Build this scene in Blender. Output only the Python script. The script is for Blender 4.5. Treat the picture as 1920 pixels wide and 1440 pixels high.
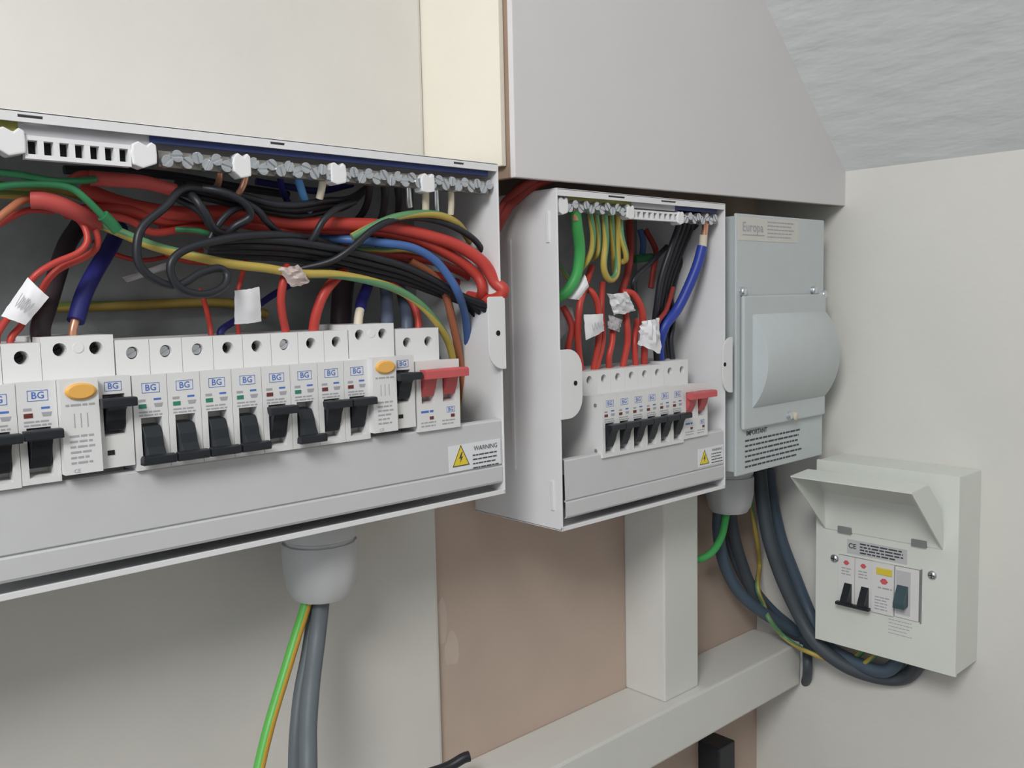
import bpy, bmesh, math, random
from mathutils import Vector, Matrix
for o in list(bpy.data.objects): bpy.data.objects.remove(o)
scene = bpy.context.scene
COL = scene.collection
S = 0.001                                    # all lengths below are in millimetres

# ---------------------------------------------------------------- camera
YAW, PITCH, ROLL = 0.742149, 0.092104, -0.021908
cam_data = bpy.data.cameras.new('camera')
cam_data.sensor_width = 36.0
cam_data.lens = 36.0 * 1713.64 / 1920.0
cam_data.clip_start = 0.01
cam = bpy.data.objects.new('camera', cam_data)
COL.objects.link(cam)
fw = Vector((math.sin(YAW) * math.cos(PITCH), math.cos(YAW) * math.cos(PITCH), -math.sin(PITCH)))
rt = Vector((math.cos(YAW), -math.sin(YAW), 0))
up = rt.cross(fw)
rt2 = rt * math.cos(ROLL) + up * math.sin(ROLL)
up2 = up * math.cos(ROLL) - rt * math.sin(ROLL)
mw = Matrix((rt2, up2, -fw)).transposed().to_4x4()
mw.translation = Vector((-178.83, -491.12, 23.73)) * S
cam.matrix_world = mw
scene.camera = cam

# ---------------------------------------------------------------- light
world = bpy.data.worlds.new('world'); scene.world = world
world.use_nodes = True
bg = world.node_tree.nodes['Background']
bg.inputs[0].default_value = (0.86, 0.93, 1.0, 1)
bg.inputs[1].default_value = 1.15

def area(name, loc, target, size, energy, color):
    d = bpy.data.lights.new(name, 'AREA'); d.shape = 'DISK'; d.size = size; d.energy = energy; d.color = color
    o = bpy.data.objects.new(name, d); COL.objects.link(o)
    o.location = Vector(loc) * S
    o.rotation_euler = (Vector(target) * S - o.location).to_track_quat('-Z', 'Y').to_euler()
    return o
area('room_lamp_light', (-820, -780, 780), (300, 0, 0), 0.5, 15.5, (1.0, 0.985, 0.965))

vs = scene.view_settings
vs.view_transform = 'Standard'; vs.look = 'None'; vs.gamma = 1.0; vs.use_curve_mapping = False
vs.exposure = -0.08

# ---------------------------------------------------------------- materials
MATS = {}
def lin(c):
    return tuple(((v / 255.0) / 12.92 if v / 255.0 <= 0.04045 else ((v / 255.0 + 0.055) / 1.055) ** 2.4) for v in c) + (1.0,)

def mat(name, rgb, rough=0.5, metal=0.0, var=0.06, scale=40.0, bump=0.0, bscale=200.0, spec=0.4, alpha=1.0):
    m = bpy.data.materials.new(name); m.use_nodes = True
    nt = m.node_tree; b = nt.nodes['Principled BSDF']
    b.inputs['Roughness'].default_value = rough
    b.inputs['Metallic'].default_value = metal
    b.inputs['Specular IOR Level'].default_value = spec
    tc = nt.nodes.new('ShaderNodeTexCoord')
    n = nt.nodes.new('ShaderNodeTexNoise'); n.inputs['Scale'].default_value = scale; n.inputs['Detail'].default_value = 4
    nt.links.new(tc.outputs['Object'], n.inputs['Vector'])
    r = nt.nodes.new('ShaderNodeValToRGB')
    c = lin(rgb)
    r.color_ramp.elements[0].position = 0.3; r.color_ramp.elements[1].position = 0.7
    r.color_ramp.elements[0].color = tuple(v * (1 - var) for v in c[:3]) + (1,)
    r.color_ramp.elements[1].color = tuple(min(1, v * (1 + var)) for v in c[:3]) + (1,)
    nt.links.new(n.outputs['Fac'], r.inputs['Fac'])
    nt.links.new(r.outputs['Color'], b.inputs['Base Color'])
    if bump:
        n2 = nt.nodes.new('ShaderNodeTexNoise'); n2.inputs['Scale'].default_value = bscale; n2.inputs['Detail'].default_value = 3
        nt.links.new(tc.outputs['Object'], n2.inputs['Vector'])
        bp_ = nt.nodes.new('ShaderNodeBump'); bp_.inputs['Strength'].default_value = bump; bp_.inputs['Distance'].default_value = 0.001
        nt.links.new(n2.outputs['Fac'], bp_.inputs['Height'])
        nt.links.new(bp_.outputs['Normal'], b.inputs['Normal'])
    if alpha < 1: b.inputs['Alpha'].default_value = alpha
    MATS[name] = m
    return m

mat('plaster', (213, 210, 205), 0.85, var=0.03, scale=12, bump=0.25, bscale=120)
mat('cream_paint', (230, 225, 212), 0.7, var=0.03, scale=10, bump=0.2, bscale=90)
mat('right_plaster', (218, 217, 212), 0.85, var=0.025, scale=10, bump=0.3, bscale=110)
mat('board_paint', (214, 211, 212), 0.6, var=0.02, scale=8, bump=0.15, bscale=70)
mat('raw_timber', (150, 128, 112), 0.85, var=0.12, scale=14, bump=0.2, bscale=60)
mat('bare_panel', (190, 171, 158), 0.9, var=0.07, scale=9, bump=0.2, bscale=100)
mat('smear', (198, 182, 170), 0.9, var=0.03)
mat('timber_paint', (216, 216, 212), 0.55, var=0.02, scale=20, bump=0.15, bscale=60)
mat('floor_mat', (120, 105, 95), 0.8)
mat('white_steel', (226, 226, 228), 0.38, var=0.015, bump=0.04, bscale=400)
mat('shield_shade_grey', (200, 201, 203), 0.45, var=0.015)  # base colour greyed to carry the shade falling on the covers
mat('galv', (150, 155, 156), 0.5, metal=0.3, var=0.1, scale=60)
mat('breaker_white', (224, 224, 224), 0.42, var=0.01)
mat('clip_white', (232, 232, 234), 0.35, var=0.02)
mat('black_plastic', (34, 38, 44), 0.4, var=0.1)
mat('red_plastic', (200, 92, 94), 0.45)
mat('orange_plastic', (232, 176, 92), 0.45)
mat('steel', (216, 220, 226), 0.28, metal=0.9, var=0.1, scale=300)
mat('shaded_steel', (26, 29, 32), 0.5, metal=0.4, var=0.1, scale=300)  # near-black in place of shade on screws sunk deep in their holes
mat('brass', (176, 150, 110), 0.35, metal=0.8)
mat('bar_metal', (150, 146, 140), 0.4, metal=0.7)
mat('ivory', (214, 204, 184), 0.5)
mat('hole_shade', (20, 22, 24), 0.8)  # near-black paint for the shade inside holes and gaps
mat('blue_strip', (50, 64, 118), 0.5)
mat('olive_strip', (140, 138, 70), 0.6)
mat('grey_strip', (184, 184, 190), 0.5)
mat('print_blue', (80, 118, 200), 0.6)
mat('print_grey', (168, 168, 176), 0.6)
mat('print_dark', (70, 72, 80), 0.6)
mat('print_black', (30, 30, 32), 0.6)
mat('print_red', (214, 96, 106), 0.6)
mat('flag_green', (52, 132, 110), 0.5)
mat('flag_red', (110, 52, 50), 0.5)
mat('sticker_white', (228, 230, 234), 0.4, var=0.01)
mat('sticker_cream', (206, 204, 198), 0.5, var=0.02)
mat('sticker_silver', (196, 197, 200), 0.4, var=0.02)
mat('warn_yellow', (232, 208, 60), 0.45)
mat('lever_teal', (62, 84, 90), 0.45)
mat('yellow_plastic', (226, 206, 70), 0.45)
mat('enclosure_grey', (192, 199, 201), 0.42, var=0.015)
mat('gland_grey', (196, 198, 200), 0.45, var=0.02)
mat('small_box_paint', (222, 226, 220), 0.42, var=0.012)
mat('catch_grey', (132, 134, 134), 0.5)
mat('tag_paper', (232, 232, 236), 0.55, var=0.03, scale=120)
mat('tag_clear', (206, 190, 184), 0.25, var=0.15, scale=200)
mat('tag_grey', (170, 168, 172), 0.5, var=0.08, scale=120)
# wires
mat('red', (186, 66, 58), 0.42); mat('reddark', (150, 56, 50), 0.5); mat('redsleeve', (190, 80, 76), 0.5)
mat('black', (38, 40, 46), 0.42); mat('blackbrown', (52, 42, 46), 0.5)
mat('green', (52, 124, 82), 0.45); mat('greenbright', (72, 168, 92), 0.45)
mat('blue', (72, 106, 164), 0.42); mat('bluelight', (86, 142, 202), 0.42); mat('bluedark', (38, 40, 108), 0.42); mat('bluemid', (46, 66, 156), 0.42)
mat('brown', (176, 108, 78), 0.45); mat('slate', (88, 98, 118), 0.45)
mat('copper', (222, 164, 136), 0.3, metal=0.6); mat('greycable', (98, 106, 112), 0.5)
mat('greydark', (72, 80, 88), 0.5); mat('bluegrey', (76, 92, 108), 0.5)

def stripe(name, a, b, lo, hi, twist):
    m = bpy.data.materials.new(name); m.use_nodes = True
    nt = m.node_tree; bs = nt.nodes['Principled BSDF']; bs.inputs['Roughness'].default_value = 0.42
    uv = nt.nodes.new('ShaderNodeUVMap'); uv.uv_map = 'tube'
    sep = nt.nodes.new('ShaderNodeSeparateXYZ'); nt.links.new(uv.outputs[0], sep.inputs[0])
    mul = nt.nodes.new('ShaderNodeMath'); mul.operation = 'MULTIPLY'; mul.inputs[1].default_value = twist
    nt.links.new(sep.outputs[1], mul.inputs[0])
    add = nt.nodes.new('ShaderNodeMath'); nt.links.new(sep.outputs[0], add.inputs[0]); nt.links.new(mul.outputs[0], add.inputs[1])
    fr = nt.nodes.new('ShaderNodeMath'); fr.operation = 'FRACT'; nt.links.new(add.outputs[0], fr.inputs[0])
    r = nt.nodes.new('ShaderNodeValToRGB'); r.color_ramp.interpolation = 'CONSTANT'
    e = r.color_ramp.elements
    e[0].position = 0.0; e[0].color = lin(a)
    e[1].position = lo; e[1].color = lin(b)
    k = e.new(hi); k.color = lin(a)
    nt.links.new(fr.outputs[0], r.inputs['Fac']); nt.links.new(r.outputs['Color'], bs.inputs['Base Color'])
    MATS[name] = m
stripe('yg', (184, 162, 80), (96, 142, 100), 0.10, 0.46, 0.5)
stripe('ygold', (166, 142, 70), (112, 130, 60), 0.10, 0.30, 0.4)
stripe('ygr', (92, 178, 80), (206, 160, 60), 0.0, 0.30, 0.0)

def artex():
    m = mat('artex', (224, 228, 229), 0.9, var=0.03, scale=14)
    nt = m.node_tree; b = nt.nodes['Principled BSDF']
    tc = nt.nodes.new('ShaderNodeTexCoord')
    mp = nt.nodes.new('ShaderNodeMapping'); mp.inputs['Rotation'].default_value = (0, 0, 0.35); mp.inputs['Scale'].default_value = (34, 130, 60)
    nt.links.new(tc.outputs['Generated'], mp.inputs[0])
    mp.inputs['Scale'].default_value = (60, 16, 16)
    nt.links.new(tc.outputs['Object'], mp.inputs[0])
    n = nt.nodes.new('ShaderNodeTexNoise'); n.inputs['Scale'].default_value = 1.0; n.inputs['Detail'].default_value = 3
    nt.links.new(mp.outputs[0], n.inputs['Vector'])
    bu = nt.nodes.new('ShaderNodeBump'); bu.inputs['Strength'].default_value = 0.4; bu.inputs['Distance'].default_value = 0.006
    nt.links.new(n.outputs['Fac'], bu.inputs['Height']); nt.links.new(bu.outputs['Normal'], b.inputs['Normal'])
artex()

# ---------------------------------------------------------------- builders
ORIGIN = {}
def thing(name, label, cat, loc, group=None):
    o = bpy.data.objects.new(name, None); COL.objects.link(o)
    o.empty_display_size = 0.01
    o.location = Vector(loc) * S
    o['label'] = label; o['category'] = cat
    if group: o['group'] = group
    ORIGIN[o.name] = Vector(loc)
    return o

class MB:
    def __init__(s): s.v = []; s.f = []; s.uv = None
    def box(s, x0, x1, y0, y1, z0, z1):
        n = len(s.v)
        s.v += [(x, y, z) for z in (z0, z1) for y in (y0, y1) for x in (x0, x1)]
        s.f += [tuple(n + i for i in q) for q in ((0, 2, 3, 1), (4, 5, 7, 6), (0, 1, 5, 4), (2, 6, 7, 3), (0, 4, 6, 2), (1, 3, 7, 5))]
        return s
    def prism(s, poly, axis, a, b):
        """poly: 2-D outline in the plane across axis; extruded from a to b"""
        def P(p, t): return {'x': (t, p[0], p[1]), 'y': (p[0], t, p[1]), 'z': (p[0], p[1], t)}[axis]
        n = len(s.v); k = len(poly)
        s.v += [P(p, a) for p in poly] + [P(p, b) for p in poly]
        s.f.append(tuple(range(n, n + k))); s.f.append(tuple(range(n + 2 * k - 1, n + k - 1, -1)))
        for i in range(k):
            j = (i + 1) % k
            s.f.append((n + i, n + k + i, n + k + j, n + j))
        return s
    def lathe(s, prof, c, axis='z', n=24, flat=0):
        """prof: (radius, height) list around an axis through c"""
        st = len(s.v)
        for r, h in prof:
            for i in range(n):
                a = 2 * math.pi * i / n
                rr = r * (1 - flat * 0.06 * (1 if i % 4 == 0 else 0))
                p = (rr * math.cos(a), rr * math.sin(a))
                s.v.append({'z': (c[0] + p[0], c[1] + p[1], c[2] + h), 'y': (c[0] + p[0], c[1] + h, c[2] + p[1]), 'x': (c[0] + h, c[1] + p[0], c[2] + p[1])}[axis])
        for k in range(len(prof) - 1):
            for i in range(n):
                j = (i + 1) % n
                s.f.append((st + k * n + i, st + k * n + j, st + (k + 1) * n + j, st + (k + 1) * n + i))
        s.f.append(tuple(st + i for i in range(n - 1, -1, -1)))
        s.f.append(tuple(st + (len(prof) - 1) * n + i for i in range(n)))
        return s
    def quad(s, a, b, c, d):
        n = len(s.v); s.v += [a, b, c, d]; s.f.append((n, n + 1, n + 2, n + 3)); return s
    def hole_plate(s, x0, x1, z0, z1, y, cx, cz, r, depth, n=16):
        ang = [2 * math.pi * i / n for i in range(n)] + [math.atan2(z - cz, x - cx) % (2 * math.pi) for x in (x0, x1) for z in (z0, z1)]
        ang = sorted(set(round(a, 5) for a in ang)); k = len(ang); st = len(s.v)
        for a in ang:
            dx, dz = math.cos(a), math.sin(a); t = 1e9
            if dx > 1e-6: t = min(t, (x1 - cx) / dx)
            if dx < -1e-6: t = min(t, (x0 - cx) / dx)
            if dz > 1e-6: t = min(t, (z1 - cz) / dz)
            if dz < -1e-6: t = min(t, (z0 - cz) / dz)
            s.v.append((cx + dx * t, y, cz + dz * t))
        for yy in (y, y + depth):
            for a in ang: s.v.append((cx + r * math.cos(a), yy, cz + r * math.sin(a)))
        for i in range(k):
            j = (i + 1) % k
            s.f.append((st + i, st + j, st + k + j, st + k + i))
            s.f.append((st + k + i, st + k + j, st + 2 * k + j, st + 2 * k + i))
        s.f.append(tuple(st + 2 * k + i for i in range(k)))
    def tube(s, pts, r, n=10, sub=6, flat=1.0):
        P = [Vector(p) for p in pts]
        if len(P) > 2:
            Q = [P[0] * 2 - P[1]] + P + [P[-1] * 2 - P[-2]]; out = []
            for i in range(1, len(Q) - 2):
                for k in range(sub):
                    t = k / sub
                    a, b, c, d = Q[i - 1], Q[i], Q[i + 1], Q[i + 2]
                    out.append(0.5 * ((2 * b) + (c - a) * t + (2 * a - 5 * b + 4 * c - d) * t * t + (3 * b - a - 3 * c + d) * t ** 3))
            P = out + [P[-1]]
        rr = r if isinstance(r, (list, tuple)) else None
        st = len(s.v); L = 0.0; uv = []
        T0 = (P[1] - P[0]).normalized()
        N = T0.orthogonal().normalized() if abs(T0.y) > 0.9 else T0.cross(Vector((0, 1, 0))).normalized()
        for i, p in enumerate(P):
            T = (P[min(i + 1, len(P) - 1)] - P[max(i - 1, 0)]).normalized()
            N = (N - T * N.dot(T)).normalized(); B = T.cross(N)
            if i: L += (p - P[i - 1]).length
            ra = r if rr is None else rr[0] + (rr[1] - rr[0]) * i / (len(P) - 1)
            for k in range(n):
                a = 2 * math.pi * k / n
                s.v.append(tuple(p + N * ra * math.cos(a) + B * ra * flat * math.sin(a)))
            uv.append(L)
        s.uv = s.uv or {}
        for i in range(len(P) - 1):
            for k in range(n):
                j = (k + 1) % n
                fi = len(s.f)
                s.f.append((st + i * n + k, st + i * n + j, st + (i + 1) * n + j, st + (i + 1) * n + k))
                s.uv[fi] = ((k / n, uv[i] * S * 10), ((k + 1) / n, uv[i] * S * 10), ((k + 1) / n, uv[i + 1] * S * 10), (k / n, uv[i + 1] * S * 10))
        s.f.append(tuple(st + i for i in range(n - 1, -1, -1)))
        s.f.append(tuple(st + (len(P) - 1) * n + i for i in range(n)))
        return s
    def text(s, body, size, fn, align='CENTER', bold=0.0):
        cu = bpy.data.curves.new('t', 'FONT'); cu.body = body; cu.size = size; cu.align_x = align; cu.align_y = 'CENTER'; cu.offset = bold
        cu.resolution_u = 2
        o = bpy.data.objects.new('t', cu); COL.objects.link(o)
        bpy.context.view_layer.update()
        dg = bpy.context.evaluated_depsgraph_get()
        me = bpy.data.meshes.new_from_object(o.evaluated_get(dg))
        n = len(s.v)
        s.v += [tuple(fn(v.co.x, v.co.y)) for v in me.vertices]
        s.f += [tuple(n + i for i in p.vertices) for p in me.polygons]
        bpy.data.objects.remove(o); bpy.data.curves.remove(cu); bpy.data.meshes.remove(me)
        return s
    def data(s, name, m, org, bevel=0, smooth=False, recalc=True):
        me = bpy.data.meshes.new(name)
        me.from_pydata([tuple((Vector(v) - org) * S) for v in s.v], [], s.f)
        if s.uv:
            l = me.uv_layers.new(name='tube')
            for p in me.polygons:
                q = s.uv.get(p.index)
                if q:
                    for i, li in enumerate(p.loop_indices): l.data[li].uv = q[i]
        if bevel or recalc:
            bm = bmesh.new(); bm.from_mesh(me)
            if bevel:
                es = [e for e in bm.edges if len(e.link_faces) == 2 and e.calc_face_angle(0) > 0.5]
                bmesh.ops.bevel(bm, geom=es, offset=bevel * S, segments=2, profile=0.6, affect='EDGES', clamp_overlap=True)
            bmesh.ops.recalc_face_normals(bm, faces=bm.faces)
            bm.to_mesh(me); bm.free()
        if smooth:
            for p in me.polygons: p.use_smooth = True
            if hasattr(me, 'set_sharp_from_angle'): me.set_sharp_from_angle(angle=0.7)
        me.materials.append(MATS[m])
        return me
    def build(s, name, m, parent=None, bevel=0, smooth=False, label=None, cat=None, group=None, kind=None, org=None, recalc=True):
        if org is None:
            p = parent; org = Vector((0, 0, 0))
            if p is not None: org = ORIGIN[p.name]
            elif kind is None:
                xs = [Vector(v) for v in s.v]
                org = sum(xs, Vector()) / len(xs)
        org = Vector(org)
        o = bpy.data.objects.new(name, s.data(name, m, org, bevel, smooth, recalc)); COL.objects.link(o)
        ORIGIN[o.name] = org
        if parent is not None: o.parent = parent
        else: o.location = org * S
        if label: o['label'] = label
        if cat: o['category'] = cat
        if group: o['group'] = group
        if kind: o['kind'] = kind
        return o

def front(y):                                # text plane facing the room (-y)
    return lambda cx, cz: (lambda x, h: (cx + x, y, cz + h))

def text_rows(mb, x0, x1, z_top, pitch, h, rows, y, seed, ragged=0.25):
    """illegible small print: rows of word-length dashes"""
    r = random.Random(seed)
    for k in range(rows):
        x = x0; xe = x1 - r.random() * ragged * (x1 - x0); z = z_top - k * pitch
        while x < xe - 0.6:
            w = min(xe - x, (1.0 + 2.6 * r.random()) * h * 1.6)
            mb.quad((x, y, z - h), (x + w, y, z - h), (x + w, y, z), (x, y, z)); x += w + h * 0.7
    return mb

def arc(c, r, a0, a1, n):
    return [(c[0] + r * math.cos(a0 + (a1 - a0) * i / n), c[1] + r * math.sin(a0 + (a1 - a0) * i / n)) for i in range(n + 1)]

# ---------------------------------------------------------------- the room
XL, XR = 257.0, 727.0                         # plaster edge / right-hand wall
YB = 83.0                                     # bare panel at the back
MB().box(-1760, XL, 77, 140, -1300, 1500).build('wall_back', 'plaster', kind='structure', bevel=3.0, label='white plastered wall behind the large open unit')
MB().box(XL - 5, XR + 60, YB, 140, -1300, 700).build('wall_panel', 'bare_panel', kind='structure', label='bare brownish back panel behind the post and beam')
wp = bpy.data.objects['wall_panel']
for cx_, cz_, w_, h_ in ((264, -238, 6, 22), (274, -262, 8, 16)):
    rr = random.Random(cx_)
    MB().prism([(cx_ + w_ * math.cos(a) * rr.uniform(.85, 1.1), cz_ + h_ * math.sin(a) * rr.uniform(.7, 1.1)) for a in [math.tau * i / 14 for i in range(14)]], 'y', YB - .25, YB + .2).build('paint_smear', 'smear', wp)
MB().box(XR, XR + 60, -1960, YB + 57, -1300, 700).build('wall_right', 'right_plaster', kind='structure', label='cream plastered side wall carrying the small white box')
MB().prism([(XR + 60, 95), (XR + 60, 155), (-560, 1502), (-620, 1442), (XR, 154)][::-1] if False else [(XR + 70, 84), (XR + 70, 160), (-560, 1440), (-620, 1380)], 'y', -1960, 140).build('ceiling', 'artex', kind='structure', label='sloping white textured ceiling above the side wall')
MB().box(-1760, XR + 60, -1960, 140, -1340, -1300).build('floor', 'floor_mat', kind='structure', label='dark floor below the units')

MB().box(-1760, -1700, -1960, -1500, -1300, 1440).box(-1760, -1700, -250, 140, -1300, 1440).box(-1760, -1700, -1500, -250, 760, 1440).build('wall_left', 'right_plaster', kind='structure', label='unseen plastered wall at far left with opening added for daylight fill')  # out of view; opening added so cool daylight fills from the left
MB().box(-1760, XR + 60, -1960, -1900, -1300, 1440).build('wall_front', 'right_plaster', kind='structure', label='plastered wall behind the viewer')
MB().box(-1760, -560, -1960, 140, 1440, 1500).build('ceiling_flat', 'artex', kind='structure', label='flat white ceiling beyond the slope')

# boxed-in board above the small unit
bx = thing('boxing', 'white painted boxing with cream side hanging above the small units', 'boxing', (XL, YB, 110))
zc = lambda x: 154 + (XR - x)
MB().prism([(260.5, 108.2), (XR, 113), (XR, zc(XR)), (260.5, 620)], 'y', -20, -15).build('front_board', 'board_paint', bx, bevel=0.8)
MB().box(257.5, 262, -9.5, YB, 117, 620).build('side_board', 'cream_paint', bx, bevel=0.6)
MB().box(262.5, 268, -15, YB, 109, 620).build('batten', 'raw_timber', bx)
MB().box(268, XR, -14, -2, 113.5, 135).build('bottom_batten', 'raw_timber', bx)

# timber beam and post
MB().box(120, XR - 7, 23, YB, -411, -362.5).build('timber_beam', 'timber_paint', bevel=2.2, label='white painted horizontal timber beam below the small open unit', cat='beam', org=(420, 53, -411))
MB().box(492, 545, 34, YB, -362.4, -110).build('timber_post', 'timber_paint', bevel=1.6, label='white painted timber post standing on the beam under small open unit', cat='post', org=(518, 58, -362))

# ---------------------------------------------------------------- breakers
def module_body(mb, cx, hz, top, nose_y, slot, nose_top, hole=True, w=17.5, nose_bot=-59.5):
    """one 17.5 mm module: terminal shoulder with a screw hole, nose with a lever slot"""
    h = w / 2
    def prof(s0, s1):
        p = [(44, top), (0, top)]
        p += [(0, nose_top - 1.2), (nose_y, nose_top)]
        if s0 is not None:
            p += [(nose_y, s0), (nose_y + 9, s0 - 1.5), (nose_y + 9, s1 + 1.5), (nose_y, s1)]
        p += [(nose_y, nose_bot), (-4, nose_bot), (-4, -78), (44, -78)]
        return p
    for a, b, mid in ((-h, -5.4, 0), (-5.4, 5.4, 1), (5.4, h, 0)):
        p = prof(*(slot if mid and slot else (None, None)))
        n = len(mb.v); k = len(p)
        mb.v += [(cx + a, y, z) for y, z in p] + [(cx + b, y, z) for y, z in p]
        mb.f.append(tuple(range(n, n + k))); mb.f.append(tuple(range(n + 2 * k - 1, n + k - 1, -1)))
        for i in range(k):
            if mid and hole and i == 1: continue
            j = (i + 1) % k
            mb.f.append((n + i, n + k + i, n + k + j, n + j))
        if mid and hole:
            mb.hole_plate(cx + a, cx + b, nose_top - 1.2, top, 0, cx, hz, 3.4, 9)
    return mb

def screw_mb(cx, cz, y, r=2.7):
    mb = MB()
    for s_ in (0, math.pi):
        pts = [(cx + r * math.cos(a + s_ + 0.5), cz + r * math.sin(a + s_ + 0.5)) for a in [0.17 + (math.pi - 0.34) * i / 10 for i in range(11)]]
        mb.prism(pts, 'y', y, y + 2)
    mb.prism([(cx + r * .98 * math.cos(a), cz + r * .98 * math.sin(a)) for a in [2 * math.pi * i / 16 for i in range(16)]], 'y', y + 1, y + 2.5)
    return mb

def lever_mb(cx, on, nose_y, z_mid=-44.5, half=11.5, span=8.5):
    """rocker stem plus the wide finger bar"""
    f = (lambda z: z_mid + z) if on else (lambda z: z_mid - z)
    mb = MB(); y = nose_y
    mb.prism([(y + 10, f(-8)), (y + 1, f(-7.5)), (y - 2.2, f(-2)), (y - 3.6, f(3)), (y - 5.5, f(half - 5)), (y - 8.3, f(half - 4)), (y - 8.5, f(half)), (y - 3, f(half)), (y + 10, f(8.5))], 'x', cx - 4.7, cx + 4.7)
    mb.prism([(y - 9.6, f(half - 4.4)), (y - 9.6, f(half - .6)), (y - 8.6, f(half)), (y - 3.8, f(half)), (y - 4.2, f(half - 3.2)), (y - 6, f(half - 4.9))], 'x', cx - span, cx + span)
    return mb

def logo_mb(cx, cz, y, size=4.6):
    mb = MB().text('BG', size, front(y)(cx, cz), bold=0.06)
    w, h, t = size * 1.0, size * 0.56, 0.28
    for x0, x1, z0, z1 in ((-w, w, h - t, h), (-w, w, -h, -h + t), (-w, -w + t, -h, h), (w - t, w, -h, h)):
        mb.quad((cx + x0, y, cz + z0), (cx + x1, y, cz + z0), (cx + x1, y, cz + z1), (cx + x0, y, cz + z1))
    return mb

DATA = {}
def cached(key, fn):
    if key not in DATA: DATA[key] = fn()
    return DATA[key]
O0 = Vector((0, 0, 0))
def part(name, data, parent, scale=None):
    o = bpy.data.objects.new(name, data); COL.objects.link(o); o.parent = parent
    ORIGIN[o.name] = ORIGIN[parent.name]
    return o

def make_mcb(loc, on, label, group, shiny=False, sx=1.0):
    t = thing('circuit_breaker', label, 'circuit breaker', loc, group)
    t.scale = (sx, 1, 1)
    b = part('body', cached('mcb_body', lambda: module_body(MB(), 0, 0, 7, -21, (-32.5, -56.5), -10.6).data('mcb_body', 'breaker_white', O0)), t)
    part('lever', cached(('lever', on), lambda: lever_mb(0, on, -21).data('lever', 'black_plastic', O0, bevel=0.5)), t)
    part('terminal_screw', cached(('scr', shiny), lambda: screw_mb(0, 0, 2.0 if shiny else 7.2).data('screw', 'steel' if shiny else 'shaded_steel', O0)), b)
    part('logo_print', cached('logo', lambda: logo_mb(0.4, -17.3, -21.12).data('logo', 'print_blue', O0, recalc=False)), b)
    part('indicator_flag', cached(('flag', on), lambda: MB().box(-6.2, -2.3, -21.25, -20.8, -27.6, -25.5).data('flag', 'flag_red' if on else 'flag_green', O0)), b)
    def small():
        mb = text_rows(MB(), -6.3, -2.6, -23.0, 2, 1.3, 1, -21.12, 5, 0)
        text_rows(mb, -6.3, 6.0, -29.2, 1.7, 0.8, 2, -21.12, 8, .3)
        mb.quad((2.2, -21.12, -27.4), (5.6, -21.12, -27.4), (6.4, -21.12, -25.4), (1.6, -21.12, -25.4))
        return mb.data('small_print', 'print_grey', O0, recalc=False)
    part('small_print', cached('small', small), b)
    part('rating_print', cached('rating', lambda: text_rows(MB(), 1.6, 6.6, -22.8, 2, 1.0, 1, -21.12, 3, 0).data('rating', 'print_blue', O0, recalc=False)), b)
    return t

def make_rccb(loc, label, group, shiny=False):
    """two-module residual current device: proud left half with test button, lever half on the right"""
    t = thing('residual_current_device', label, 'circuit breaker', loc, group)
    def body():
        mb = module_body(MB(), -8.75, 0, 6.6, -26, None, -13.5)
        module_body(mb, 8.75, 0, 6.6, -21, (-22.5, -43.5), -13.5)
        mb.lathe([(2.6, 0.0), (2.6, -0.35), (2.2, -0.35)], (0, 0, 0.6), 'y', 20)
        return mb.data('rccb_body', 'breaker_white', O0)
    b = part('body', cached('rccb_body', body), t)
    part('test_button', cached('rccb_btn', lambda: MB().lathe([(1, 1), (1, -1.0), (0.8, -1.5)], (0, 0, 0), 'y', 28).data('btn', 'orange_plastic', O0, smooth=True)), t)
    btn = t.children[-1]
    btn.location = Vector((-8.3, -26, -19.4)) * S; btn.scale = (7.2, 1.0, 4.0)
    part('lever', cached('rccb_lever', lambda: lever_mb(8.75, True, -21, z_mid=-33.5, half=9.5).data('lever', 'black_plastic', O0, bevel=0.5)), t)
    for cx in (-8.75, 8.75):
        part('terminal_screw', cached(('rscr', cx), lambda: screw_mb(cx, 0, 6.5).data('screw', 'shaded_steel', O0)), b)
    part('logo_print', cached('rlogo', lambda: logo_mb(8.75, -20.8 + 2.2, -21.12, 4.2).data('logo', 'print_blue', O0, recalc=False)), b)
    part('indicator_flag', cached('rflag', lambda: MB().box(4.2, 7.6, -21.3, -20.8, -53, -50.6).data('flag', 'print_black', O0)), b)
    def small():
        mb = text_rows(MB(), -15.5, -2.0, -25.4, 3, 1.0, 1, -26.12, 15, 0)
        for k in range(3): mb.quad((-12 + k * 3, -26.12, -37), (-11.6 + k * 3, -26.12, -37), (-11.6 + k * 3, -26.12, -30), (-12 + k * 3, -26.12, -30))
        text_rows(mb, -14.5, -2.0, -40.5, 2.6, 1.0, 6, -26.12, 18, .35)
        return mb.data('small_print', 'print_grey', O0, recalc=False)
    part('small_print', cached('rsmall', small), b)
    part('mark_print', cached('rce', lambda: MB().text('CE', 2.6, front(-26.12)(-12, -58.0)).data('ce', 'print_grey', O0, recalc=False)), b)
    return t

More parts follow.
